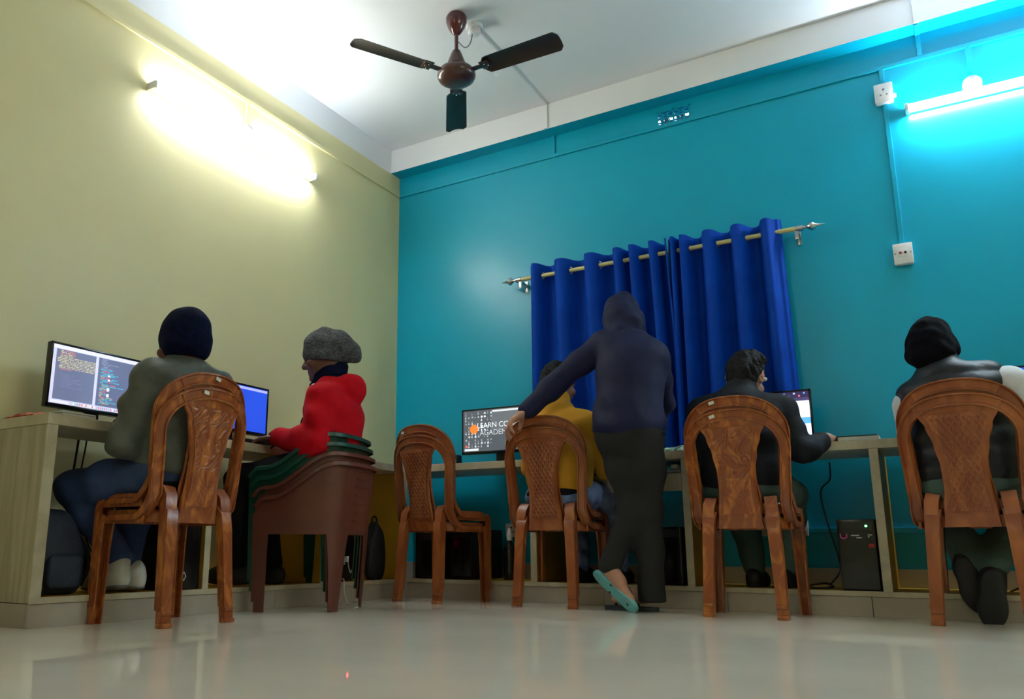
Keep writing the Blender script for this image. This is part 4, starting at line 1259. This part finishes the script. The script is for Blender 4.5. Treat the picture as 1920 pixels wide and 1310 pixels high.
def shoe(name, heel, toe, up, m, parent, origin, r=0.045, label=None, ankle=None, sole=None):
    heel, toe = np.asarray(heel, float), np.asarray(toe, float)
    d = unit(toe - heel); u = unit(np.asarray(up, float) - d * (np.asarray(up) @ d)); l = np.cross(d, u)
    ax = np.array([l, d, u])
    pr = [ell(heel + d * 0.04 + u * 0.035, ax, (0.040, 0.058, 0.058), 0.03), ell(heel + d * 0.13 + u * 0.03, ax, (0.044, 0.09, 0.048), 0.03), ell(toe - d * 0.05 + u * 0.022, ax, (0.046, 0.062, 0.036), 0.03)]
    if ankle is not None: pr.append(cone(heel + d * 0.05 + u * 0.05, ankle, 0.042, 0.044, 0.03))
    o = iso_obj(name, pr, 0.006, m, parent, origin, cuts=[(heel, -u)], label=label)
    so = [ell(heel + d * 0.045 + u * 0.006, ax, (0.042, 0.06, 0.013), 0.015), ell(heel + d * 0.13 + u * 0.006, ax, (0.042, 0.10, 0.012), 0.015), ell(toe - d * 0.05 + u * 0.006, ax, (0.049, 0.066, 0.012), 0.015)]
    iso_obj('shoe_sole', so, 0.006, sole or m, o, (0, 0, 0) if False else origin)
    return o
def cap_prims(c, fwd, up, grow=0.012, tall=0.0):
    r, f_, u = frame(fwd, up)
    ax = np.array([r, f_, u])
    return [ell(c - f_ * 0.012 + u * (0.024 + tall * 0.5), ax, (0.078 + grow, 0.097 + grow, 0.100 + grow + tall * 0.5), 0.02), ell(c - f_ * 0.016 - u * 0.008, ax, (0.101, 0.055, 0.058), 0.03)], (r, f_, u)

def make_person(label, base, fwd, J, garments, skin='skin', h=0.005, hands=(), feet=True):
    """J: dict of joints (pel, che, nb, head, hf, hu, sl, sr, el, er, wl, wr, hl, hr, kl, kr, al, ar, tl, tr)."""
    J = {k: np.asarray(v, float) for k, v in J.items()}
    fwd = unit(np.asarray(fwd, float))
    t = thing('person', label, 'person', base)
    pr = torso_prims(J['pel'], J['che'], J['nb'], J['sl'], J['sr'], fwd, -0.022)
    pr += arm_prims(J['sl'], J['el'], J['wl'], -0.006) + arm_prims(J['sr'], J['er'], J['wr'], -0.006)
    pr += leg_prims(J['hl'], J['kl'], J['al'], -0.014) + leg_prims(J['hr'], J['kr'], J['ar'], -0.014)
    pr += foot_prims(J['al'], J['tl'], 0.028) + foot_prims(J['ar'], J['tr'], 0.028)
    pr += head_prims(J['head'], J['hf'], J['hu'], J['nb'])
    for hp in hands: pr += hp
    iso_obj('body', pr, h, skin, t, base)
    return t, J, fwd

# --- person 1: grey jacket, navy beanie, facing the cream wall
def cuff_hand(J, s, n, side, **k):
    w = J['w' + s]; e = J['e' + s]
    return hand_prims(np.asarray(w, float), np.asarray(w, float) - np.asarray(e, float) if 'd' not in k else k.pop('d'), n, side, **k)

J1 = dict(pel=(0.625, -2.385, 0.565), che=(0.645, -2.385, 0.80), nb=(0.655, -2.385, 0.975), head=(0.625, -2.39, 1.07), hf=(-1, -0.12, -0.10), hu=(0, 0, 1),
          sl=(0.655, -2.55, 0.905), sr=(0.655, -2.215, 0.915), el=(0.60, -2.60, 0.66), er=(0.56, -2.17, 0.68), wl=(0.44, -2.44, 0.785), wr=(0.42, -2.27, 0.785),
          hl=(0.61, -2.48, 0.54), hr=(0.61, -2.29, 0.54), kl=(0.285, -2.575, 0.50), kr=(0.26, -2.27, 0.50), al=(0.40, -2.44, 0.24), ar=(0.36, -2.36, 0.20), tl=(0.24, -2.46, 0.14), tr=(0.22, -2.36, 0.14))
hn = [hand_prims(V3(*J1['wl']), (-1, 0.15, 0.0), (0, 0, -1), -1, curl=(0.25, 0.35, 0.3)), hand_prims(V3(*J1['wr']), (-1, -0.1, 0.0), (0, 0, -1), 1, curl=(0.25, 0.35, 0.3))]
base = (0.69, -2.385, 0.46)
p, J, fw_ = make_person('person in a grey-green jacket, jeans and navy beanie, seated facing the code monitor', base, (-1, 0, 0), J1, None, 'skin_dark', 0.005, hn)
g = torso_prims(J['pel'] + V3(0, 0, 0.03), J['che'], J['nb'], J['sl'], J['sr'], fw_, 0.012, 1.12)
g += arm_prims(J['sl'], J['el'], J['wl'], 0.020, 0.0) + arm_prims(J['sr'], J['er'], J['wr'], 0.020, 0.0)
g += [cone(J['nb'] + V3(0.0, 0, -0.02), J['nb'] + V3(-0.012, 0, 0.045), 0.085, 0.066, 0.03)]
iso_obj('jacket', g, 0.006, 'grey_jacket', p, base, folds(0.0085, 40, 3), [(J['pel'] + V3(0, 0, -0.085), V3(0, 0, -1))])
iso_obj('jacket_hem', [ell(J['pel'] + V3(0, 0, -0.06), np.eye(3), (0.135, 0.185, 0.035), 0.02)], 0.007, 'dark_cloth', p, base)
g = [ell(J['pel'] + V3(0, 0, -0.03), np.eye(3), (0.13, 0.17, 0.10), 0.04)] + leg_prims(J['hl'], J['kl'], J['al'], 0.012, 0.004) + leg_prims(J['hr'], J['kr'], J['ar'], 0.012, 0.004)
iso_obj('jeans', g, 0.0065, 'jeans', p, base, folds(0.004, 50, 8))
hp, (r_, f_, u_) = cap_prims(J['head'], J['hf'], J['hu'], 0.012, 0.020)
hp += [ell(J['head'] - f_ * 0.045 + u_ * 0.06, np.array([r_, f_, u_]), (0.075, 0.07, 0.085), 0.04), ell(J['head'] - f_ * 0.075 - u_ * 0.015, np.array([r_, f_, u_]), (0.07, 0.05, 0.06), 0.03)]
iso_obj('beanie', hp, 0.0055, 'navy_knit', p, base, folds(0.003, 60, 5), [(J['head'] - u_ * 0.055 + f_ * 0.0, unit(-u_ * 1.0 + f_ * 0.12))])
shoe('sneaker', J['al'] + V3(0.055, 0.0, -0.115), J['al'] + V3(-0.10, -0.015, -0.126), (0.0, 0, 1), 'shoe_white', p, base, ankle=J['al'] + V3(0.01, 0, -0.02), sole='grey')
shoe('sneaker', J['ar'] + V3(0.06, 0.02, -0.085), J['ar'] + V3(-0.16, 0.02, -0.085), (0, 0, 1), 'shoe_white', p, base, ankle=J['ar'] + V3(0.02, 0.01, -0.01), sole='grey')

# --- person 2: red hoodie, grey slouch beanie, seated on the armchair stack
f2 = unit(V3(-0.93, -0.36, 0)); l2 = V3(-f2[1], f2[0], 0)          # l2 = person's left
def W2(f, l, z, o=(0.700, -1.508)): return V3(o[0] + f2[0] * f + l2[0] * l, o[1] + f2[1] * f + l2[1] * l, z)
J2 = dict(pel=W2(0.03, 0, 0.67), che=W2(0.0, 0, 0.90), nb=W2(0.03, 0, 1.085), head=W2(0.065, 0.0, 1.195), hf=f2 + V3(0, 0, -0.22) + l2 * 0.08, hu=(0, 0, 1),
          sl=W2(0.01, 0.160, 0.955), sr=W2(0.01, -0.160, 0.955), el=W2(0.02, 0.215, 0.745), er=W2(0.06, -0.22, 0.76), wl=W2(0.225, 0.135, 0.785), wr=W2(0.24, -0.08, 0.79),
          hl=W2(0.02, 0.095, 0.64), hr=W2(0.02, -0.095, 0.64), kl=W2(0.40, 0.15, 0.585), kr=W2(0.40, -0.13, 0.58), al=W2(0.38, 0.15, 0.22), ar=W2(0.34, -0.12, 0.20), tl=W2(0.48, 0.15, 0.14), tr=W2(0.46, -0.12, 0.14))
hn = [hand_prims(J2['wl'], unit(f2 + V3(0, 0, -0.12)), (0, 0, -1), -1, curl=(0.2, 0.3, 0.25)), hand_prims(J2['wr'], f2, (0, 0, -1), 1)]
base = (0.70, -1.52, 0.56)
p, J, fw_ = make_person('person in a red hoodie and grey slouch beanie sitting on the stacked armchairs', base, f2, J2, None, 'skin_dark', 0.0045, hn)
g = torso_prims(J['pel'] + V3(0, 0, 0.02), J['che'], J['nb'], J['sl'], J['sr'], fw_, 0.012, 1.16)
g += arm_prims(J['sl'], J['el'], J['wl'], 0.022, -0.006) + arm_prims(J['sr'], J['er'], J['wr'], 0.024, -0.006)
g += [ell(W2(-0.09, 0, 1.015), np.array([l2, f2, [0, 0, 1]]), (0.10, 0.06, 0.06), 0.025), cone(W2(-0.085, 0.045, 1.055), W2(-0.085, -0.045, 1.055), 0.038, 0.038, 0.02), cone(W2(-0.07, 0.055, 1.055), W2(0.07, 0.085, 1.02), 0.034, 0.024, 0.02), cone(W2(-0.07, -0.055, 1.055), W2(0.07, -0.085, 1.02), 0.034, 0.024, 0.02),
      cone(W2(-0.10, 0, 1.045), W2(-0.105, 0, 0.985), 0.05, 0.028, 0.03)]
iso_obj('hoodie', g, 0.006, 'red_fleece', p, base, folds(0.006, 38, 12), [(J['pel'] + V3(0, 0, -0.09), V3(0, 0, -1))])
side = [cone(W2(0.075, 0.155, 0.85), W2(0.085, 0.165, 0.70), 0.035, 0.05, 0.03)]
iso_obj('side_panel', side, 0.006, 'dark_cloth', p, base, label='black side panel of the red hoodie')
iso_obj('white_shoulder_patch', [cone(W2(0.075, 0.095, 1.03), W2(0.068, 0.13, 1.012), 0.016, 0.016, 0.02)], 0.006, 'white_cloth', p, base)
iso_obj('scarf', [cone(J['nb'] + V3(0, 0, -0.03), J['nb'] + V3(0, 0, 0.015), 0.072, 0.072, 0.03), cone(J['nb'] + f2 * 0.04 + V3(0, 0, -0.02), J['nb'] + f2 * 0.07 + V3(0, 0, -0.04), 0.045, 0.032, 0.03), cone(J['nb'] - f2 * 0.05 + V3(0, 0, 0.03), J['nb'] - f2 * 0.06 + V3(0, 0, 0.05), 0.04, 0.032, 0.03)], 0.006, 'navy_knit', p, base, folds(0.004, 70, 2))
g = [ell(J['pel'] + V3(0, 0, -0.04), np.eye(3), (0.15, 0.17, 0.10), 0.04)] + leg_prims(J['hl'], J['kl'], J['al'], 0.012, 0.006) + leg_prims(J['hr'], J['kr'], J['ar'], 0.012, 0.006)
iso_obj('trousers', g, 0.0065, 'dark_cloth', p, base, folds(0.004, 50, 4))
hp, (r_, f_, u_) = cap_prims(J['head'], J['hf'], J['hu'], 0.013, 0.012)
hp += [ell(J['head'] - f_ * 0.095 + u_ * 0.035, np.array([r_, f_, u_]), (0.075, 0.065, 0.075), 0.04), ell(J['head'] - f_ * 0.15 - u_ * 0.015, np.array([r_, f_, u_]), (0.05, 0.042, 0.05), 0.03)]
iso_obj('slouch_beanie', hp, 0.005, 'grey_knit', p, base, folds(0.004, 75, 15), [(J['head'] - u_ * 0.006 + f_ * 0.08, unit(-u_ * 1.0 + f_ * 0.30))])
iso_obj('wristband', [cone(J['wl'] - f2 * 0.012, J['wl'] + f2 * 0.02, 0.034, 0.033, 0.01)], 0.005, 'dark_cloth', p, base)
shoe('shoe', J['al'] + V3(0, 0, -0.10) - f2 * 0.06, J['al'] + V3(0, 0, -0.10) + f2 * 0.12, (0, 0, 1), 'shoe_black', p, base)
shoe('shoe', J['ar'] + V3(0, 0, -0.09) - f2 * 0.06, J['ar'] + V3(0, 0, -0.09) + f2 * 0.14, (0, 0, 1), 'shoe_black', p, base)

# --- person 3: mustard shirt, seated by the academy monitor
J3 = dict(pel=(1.495, -0.66, 0.57), che=(1.495, -0.64, 0.79), nb=(1.475, -0.60, 1.015), head=(1.458, -0.555, 1.14), hf=(0.35, 1, -0.30), hu=(-0.05, 0, 1),
          sl=(1.325, -0.60, 0.915), sr=(1.645, -0.63, 0.895), el=(1.27, -0.50, 0.71), er=(1.70, -0.52, 0.69), wl=(1.36, -0.32, 0.785), wr=(1.60, -0.30, 0.785),
          hl=(1.40, -0.62, 0.54), hr=(1.59, -0.62, 0.54), kl=(1.40, -0.26, 0.53), kr=(1.66, -0.26, 0.52), al=(1.50, -0.44, 0.20), ar=(1.72, -0.47, 0.20), tl=(1.50, -0.30, 0.14), tr=(1.74, -0.33, 0.14))
hn = [hand_prims(V3(*J3['wl']), (0.1, 1, 0), (0, 0, -1), -1), hand_prims(V3(*J3['wr']), (-0.1, 1, 0), (0, 0, -1), 1)]
base = (1.495, -0.66, 0.46)
p, J, fw_ = make_person('person in a mustard shirt and faded jeans with black hair, seated by the academy monitor', base, (0, 1, 0), J3, None, 'skin', 0.005, hn)
g = torso_prims(J['pel'] + V3(0, 0, 0.05), J['che'], J['nb'], J['sl'], J['sr'], fw_, 0.010, 1.08)
g += arm_prims(J['sl'], J['el'], J['wl'], 0.016) + arm_prims(J['sr'], J['er'], J['wr'], 0.016)
g += [cone(J['nb'] + V3(0, -0.01, -0.015), J['nb'] + V3(0, 0.0, 0.028), 0.082, 0.066, 0.03)]
iso_obj('shirt', g, 0.006, 'mustard', p, base, folds(0.005, 46, 21), [(J['pel'] + V3(0, 0, -0.045), V3(0, 0, -1))])
iso_obj('belt', [ell(J['pel'] + V3(0, 0, -0.02), np.eye(3), (0.176, 0.132, 0.05), 0.02)], 0.007, 'dark_cloth', p, base)
g = [ell(J['pel'] + V3(0, 0, -0.05), np.eye(3), (0.18, 0.135, 0.075), 0.04)] + leg_prims(J['hl'], J['kl'], J['al'], 0.012, 0.006) + leg_prims(J['hr'], J['kr'], J['ar'], 0.012, 0.006)
iso_obj('jeans', g, 0.0065, 'light_jeans', p, base, folds(0.004, 50, 30))
r_, f_, u_ = frame(J['hf'], J['hu'])
hx = np.array([r_, f_, u_])
hr_ = [ell(J['head'] - f_ * 0.012 + u_ * 0.034, hx, (0.082, 0.098, 0.098), 0.02), ell(J['head'] - f_ * 0.05 - u_ * 0.01, hx, (0.07, 0.055, 0.065), 0.03), ell(J['head'] + f_ * 0.06 + u_ * 0.085, hx, (0.055, 0.05, 0.035), 0.03)]
iso_obj('hair', hr_, 0.005, 'hair', p, base, folds(0.006, 110, 9, (0.4, 0.6, 0.5)), [(J['head'] + f_ * 0.04 - u_ * 0.0, unit(f_ * 0.9 - u_ * 0.9))], relax=1)
shoe('shoe', J['al'] + V3(0, -0.06, -0.09), J['al'] + V3(0, 0.13, -0.09), (0, 0, 1), 'shoe_black', p, base)
shoe('shoe', J['ar'] + V3(0, -0.06, -0.09), J['ar'] + V3(0, 0.13, -0.09), (0, 0, 1), 'shoe_black', p, base)

# --- person 4: standing, navy hooded shirt, hand on the chair back
J4 = dict(pel=(1.928, -0.825, 0.865), che=(1.935, -0.755, 1.15), nb=(1.895, -0.67, 1.335), head=(1.845, -0.605, 1.432), hf=(-0.25, 1, -0.55), hu=(0, 0.3, 1),
          sl=(1.785, -0.735, 1.285), sr=(2.042, -0.72, 1.19), el=(1.585, -0.835, 1.10), er=(2.02, -0.57, 0.98), wl=(1.452, -0.925, 0.95), wr=(1.86, -0.42, 0.83),
          hl=(1.855, -0.82, 0.83), hr=(2.015, -0.82, 0.83), kl=(1.925, -0.80, 0.46), kr=(2.00, -0.79, 0.45), al=(1.825, -0.86, 0.205), ar=(1.975, -0.765, 0.095), tl=(1.925, -0.885, 0.06), tr=(1.80, -0.735, 0.045))
hn = [hand_prims(V3(*J4['wl']), unit(V3(-0.62, -0.38, -0.5)), unit(V3(0.45, 0.3, -0.8)), -1, curl=(0.45, 0.45, 0.3), spread=0.14, thumb=0.7, sc_=1.2), hand_prims(V3(*J4['wr']), (-0.1, 1, -0.1), (0, 0, -1), 1)]
base = (1.96, -0.79, 0.0)
p, J, fw_ = make_person('standing person in a navy hooded shirt leaning a hand on a chair back', base, (0, 1, 0), J4, None, 'skin_pale', 0.0042, hn)
g = torso_prims(J['pel'] + V3(0, 0, 0.03), J['che'], J['nb'], J['sl'], J['sr'], fw_, 0.004, 1.04)
g += arm_prims(J['sl'], J['el'], J['wl'], 0.014, 0.004) + arm_prims(J['sr'], J['er'], J['wr'], 0.014)
r_, f_, u_ = frame(J['hf'], J['hu']); hx = np.array([r_, f_, u_])
g += [cone(J['nb'] + V3(0, -0.02, -0.03), J['nb'] + V3(0, -0.01, 0.03), 0.095, 0.085, 0.05)]
hd = [ell(J['head'] - f_ * 0.02 + u_ * 0.03, hx, (0.092, 0.110, 0.112), 0.03), ell(J['head'] - f_ * 0.065 - u_ * 0.045, hx, (0.085, 0.07, 0.085), 0.05), cone(J['head'] + u_ * 0.10 - f_ * 0.03, J['head'] + u_ * 0.142 - f_ * 0.045, 0.045, 0.02, 0.03),
      cone(J['nb'] + V3(0, -0.03, -0.02), J['nb'] + V3(0, 0, 0.05), 0.098, 0.088, 0.05), cone(J['nb'] + V3(-0.06, -0.06, 0.02), J['nb'] + V3(0.07, -0.05, 0.03), 0.035, 0.035, 0.03)]
iso_obj('hood', hd, 0.0055, 'navy_shirt', p, base, folds(0.005, 55, 23), [(J['head'] + f_ * 0.075, unit(f_ + 0.15 * u_))])
lo_sk = [ell(J['pel'] + V3(0.0, 0.005, -0.03), np.eye(3), (0.168, 0.132, 0.085), 0.05)]
def shirt_disp(P):
    z = np.clip((1.12 - P[:, 2]) / 0.3, 0, 1)
    return folds(0.004, 34, 17)(P) + 0.004 * z * np.sin(P[:, 0] * 62 + 26 * P[:, 2] + 1.5 * np.sin(P[:, 2] * 9)) * np.clip((P[:, 2] - 0.80) / 0.1, 0.15, 1)
iso_obj('hooded_shirt', g + lo_sk, 0.0055, 'navy_shirt', p, base, shirt_disp,
        [(V3(1.935, -0.85, 0.795), unit(V3(-0.16, 0.05, -1)))])
iso_obj('undershirt', [ell(V3(1.935, -0.82, 0.80), np.eye(3), (0.165, 0.122, 0.055), 0.03)], 0.007, 'dark_cloth', p, base)
g = [ell(J['pel'] + V3(0, 0, -0.06), np.eye(3), (0.158, 0.122, 0.12), 0.04)]
g += chain([J['hl'], (J['hl'] + J['kl']) / 2, J['kl'], J['kl'] * 0.5 + J['al'] * 0.5, J['al'] + V3(0.0, 0, 0.0)], [0.082, 0.076, 0.058, 0.052, 0.050], 0.04)
g += chain([J['hr'], (J['hr'] + J['kr']) / 2, J['kr'], J['kr'] * 0.5 + J['ar'] * 0.5, J['ar'] + V3(0.014, -0.012, -0.07)], [0.082, 0.076, 0.060, 0.058, 0.062], 0.04)
iso_obj('trousers', g, 0.006, 'charcoal', p, base, folds(0.004, 30, 19, (1.0, 0.3, 0.15)), [(V3(0, 0, 0.042), V3(0, 0, -1))])
def flip_flop(heel, toe, up, sole_m, label):
    heel, toe = Vector(heel), Vector(toe)
    d = (toe - heel).normalized(); u = Vector(up); u = (u - d * u.dot(d)).normalized(); l = d.cross(u)
    L_ = (toe - heel).length
    mb = MB(); n = 40
    ring = []
    for i in range(n):
        a = 2 * math.pi * i / n
        s_ = 0.5 - 0.5 * math.cos(a)
        wd = 0.036 + 0.013 * s_ - 0.008 * math.sin(math.pi * s_) ** 2
        e = math.sin(a); e = math.copysign(abs(e) ** 0.62, e)
        ring.append(heel + d * (L_ * s_) + l * (wd * e))
    o_ = Vector(base)
    vs = [q - u * 0.009 - o_ for q in ring] + [q + u * 0.009 - o_ for q in ring]
    fs = [(i, (i + 1) % n, n + (i + 1) % n, n + i) for i in range(n)] + [tuple(range(n))[::-1], tuple(range(n, 2 * n))]
    mb.add(vs, fs)
    so = obj('flip_flop', mb, sole_m, p, ang=30)
    tag(so, label)
    st = MB()
    t0 = heel + d * (L_ * 0.80)
    for s_ in (-1, 1):
        a0 = heel + d * (L_ * 0.42) + l * (0.042 * s_)
        st.tube([a0 - o_, a0 + u * 0.04 - l * 0.008 * s_ + d * 0.03 - o_, t0 + u * 0.045 - d * 0.02 - o_, t0 + u * 0.01 - o_], 0.006, smooth=6)
    obj('strap', st, 'dark_rubber', so)
    for (fr, off) in ((0.42, -0.026), (0.42, 0.026), (0.82, 0.0)):
        c_ = heel + d * (L_ * fr) + l * off - u * 0.0088 - o_
        obj('strap_plug', MB().lathe([(0.0065, 0), (0.0065, 0.0022), (0.004, 0.003)], c_, -u, 12), 'dark_rubber', so)
flip_flop((1.742, -0.845, 0.172), (1.952, -0.885, 0.010), (0.50, 0.78, 0.50), 'teal_rubber', 'tilted flip-flop showing its pale teal underside')
flip_flop((2.015, -0.775, 0.0095), (1.750, -0.735, 0.0095), (0, 0, 1), 'dark_rubber', 'dark flip-flop flat on the floor')

# --- person 5: black jacket, black hair, hand on the mouse
J5 = dict(pel=(2.415, -0.705, 0.565), che=(2.415, -0.70, 0.785), nb=(2.415, -0.665, 0.965), head=(2.432, -0.605, 1.065), hf=(0.06, 1, -0.42), hu=(0.06, 0, 1),
          sl=(2.245, -0.66, 0.90), sr=(2.585, -0.66, 0.885), el=(2.20, -0.54, 0.68), er=(2.655, -0.67, 0.70), wl=(2.32, -0.36, 0.785), wr=(2.745, -0.485, 0.772),
          hl=(2.32, -0.68, 0.535), hr=(2.51, -0.68, 0.535), kl=(2.30, -0.29, 0.53), kr=(2.54, -0.30, 0.53), al=(2.36, -0.36, 0.20), ar=(2.50, -0.38, 0.20), tl=(2.36, -0.24, 0.14), tr=(2.50, -0.26, 0.14))
hn = [hand_prims(V3(*J5['wl']), (0.1, 1, 0), (0, 0, -1), -1), hand_prims(V3(*J5['wr']), unit(V3(0.12, 1, 0.05)), (0, 0, -1), 1, curl=(0.35, 0.5, 0.35))]
base = (2.415, -0.735, 0.46)
p, J, fw_ = make_person('person in a black jacket with short black hair, hand on a mouse', base, (0, 1, 0), J5, None, 'skin_pale', 0.0045, hn)
g = torso_prims(J['pel'] + V3(0, 0, 0.03), J['che'], J['nb'], J['sl'], J['sr'], fw_, 0.020, 1.14)
g += arm_prims(J['sl'], J['el'], J['wl'], 0.022) + arm_prims(J['sr'], J['er'], J['wr'] * 0.72 + J['er'] * 0.28, 0.010, 0.006)
g += [cone(J['nb'] + V3(0, -0.015, -0.02), J['nb'] + V3(0.004, 0.004, 0.05), 0.088, 0.068, 0.03)]
iso_obj('jacket', g, 0.006, 'black_jacket', p, base, folds(0.006, 40, 41), [(J['pel'] + V3(0, 0, -0.09), V3(0, 0, -1))])
g = [ell(J['pel'] + V3(0, 0, -0.04), np.eye(3), (0.17, 0.135, 0.09), 0.04)] + leg_prims(J['hl'], J['kl'], J['al'], 0.012, 0.006) + leg_prims(J['hr'], J['kr'], J['ar'], 0.012, 0.006)
iso_obj('trousers', g, 0.0065, 'green_trouser', p, base, folds(0.004, 50, 44))
r_, f_, u_ = frame(J['hf'], J['hu']); hx = np.array([r_, f_, u_])
hr_ = [ell(J['head'] - f_ * 0.012 + u_ * 0.032, hx, (0.083, 0.100, 0.100), 0.02), ell(J['head'] - f_ * 0.05 - u_ * 0.02, hx, (0.068, 0.055, 0.07), 0.03), ell(J['head'] + r_ * 0.03 + u_ * 0.10, hx, (0.05, 0.06, 0.035), 0.03)]
iso_obj('hair', hr_, 0.005, 'hair', p, base, folds(0.006, 120, 10, (0.4, 0.6, 0.5)), [(J['head'] + f_ * 0.035, unit(f_ * 0.9 - u_ * 0.7))], relax=1)
eb = obj('earphone', MB().lathe([(0.008, 0), (0.009, 0.006), (0.006, 0.012), (0.001, 0.014)], tuple(J['head'] + r_ * 0.085 + f_ * 0.0 - u_ * 0.012 - np.array(base)), tuple(r_), 12), 'white_plastic', p)
shoe('shoe', J['al'] + V3(0, -0.06, -0.09), J['al'] + V3(0, 0.13, -0.09), (0, 0, 1), 'shoe_black', p, base)
shoe('shoe', J['ar'] + V3(0, -0.06, -0.09), J['ar'] + V3(0, 0.13, -0.09), (0, 0, 1), 'shoe_black', p, base)

# --- person 6: dark vest over white sleeves, black beanie
J6 = dict(pel=(3.26, -0.68, 0.565), che=(3.25, -0.67, 0.79), nb=(3.215, -0.64, 0.985), head=(3.192, -0.605, 1.095), hf=(0.1, 1, -0.28), hu=(-0.03, 0, 1),
          sl=(3.10, -0.61, 0.885), sr=(3.425, -0.655, 0.925), el=(3.10, -0.42, 0.66), er=(3.52, -0.52, 0.74), wl=(3.14, -0.32, 0.79), wr=(3.42, -0.30, 0.79),
          hl=(3.16, -0.62, 0.535), hr=(3.36, -0.62, 0.535), kl=(3.15, -0.24, 0.53), kr=(3.44, -0.26, 0.50), al=(3.225, -0.55, 0.24), ar=(3.31, -0.575, 0.225), tl=(3.20, -0.50, 0.10), tr=(3.30, -0.61, 0.06))
hn = [hand_prims(V3(*J6['wl']), (0.1, 1, 0), (0, 0, -1), -1), hand_prims(V3(*J6['wr']), (-0.1, 1, 0), (0, 0, -1), 1)]
base = (3.26, -0.68, 0.46)
p, J, fw_ = make_person('person in a dark padded vest over white sleeves and a black beanie', base, (0, 1, 0), J6, None, 'skin_pale', 0.005, hn)
g = torso_prims(J['pel'] + V3(0, 0, 0.04), J['che'], J['nb'], J['sl'] * 0.82 + J['nb'] * 0.18, J['sr'] * 0.72 + J['nb'] * 0.28, fw_, 0.024, 1.16)
g += [cone(J['nb'] + V3(0, -0.015, -0.02), J['nb'] + V3(0.0, 0.006, 0.05), 0.095, 0.078, 0.03)]
iso_obj('padded_vest', g, 0.006, 'puffer', p, base, lambda P: folds(0.004, 44, 51)(P) - 0.006 * np.abs(np.sin(P[:, 2] * math.pi / 0.075)) + 0.003, [(J['pel'] + V3(0, 0, -0.075), V3(0, 0, -1))])
for s_ in 'lr':
    iso_obj('sleeve', arm_prims(J['s' + s_] + unit(J['s' + s_] - J['nb']) * 0.012, J['e' + s_], J['w' + s_], 0.026 if s_ == 'r' else 0.018), 0.006, 'white_cloth', p, base, folds(0.002, 30, 52))
g = [ell(J['pel'] + V3(0, 0, -0.04), np.eye(3), (0.18, 0.138, 0.095), 0.04)] + leg_prims(J['hl'], J['kl'], J['al'], 0.014, 0.008) + leg_prims(J['hr'], J['kr'], J['ar'], 0.014, 0.008)
iso_obj('trousers', g, 0.0065, 'green_trouser', p, base, folds(0.004, 46, 54))
hp, (r_, f_, u_) = cap_prims(J['head'], J['hf'], J['hu'], 0.013, 0.018)
hp += [ell(J['head'] - f_ * 0.06 - u_ * 0.04, np.array([r_, f_, u_]), (0.078, 0.055, 0.075), 0.03)]
iso_obj('beanie', hp, 0.0055, 'black_knit', p, base, folds(0.004, 80, 55), [(J['head'] - u_ * 0.03 + f_ * 0.05, unit(-u_ * 0.7 + f_ * 0.7))])
shoe('shoe', J['ar'] + V3(-0.01, -0.07, -0.03), J['ar'] + V3(-0.03, -0.055, -0.22), (0, 1, 0.1), 'shoe_black', p, base, ankle=J['ar'])
shoe('shoe', J['al'] + V3(-0.02, -0.06, 0.0), J['al'] + V3(0.02, -0.01, -0.18), (0, 1, 0.2), 'shoe_black', p, base, ankle=J['al'])
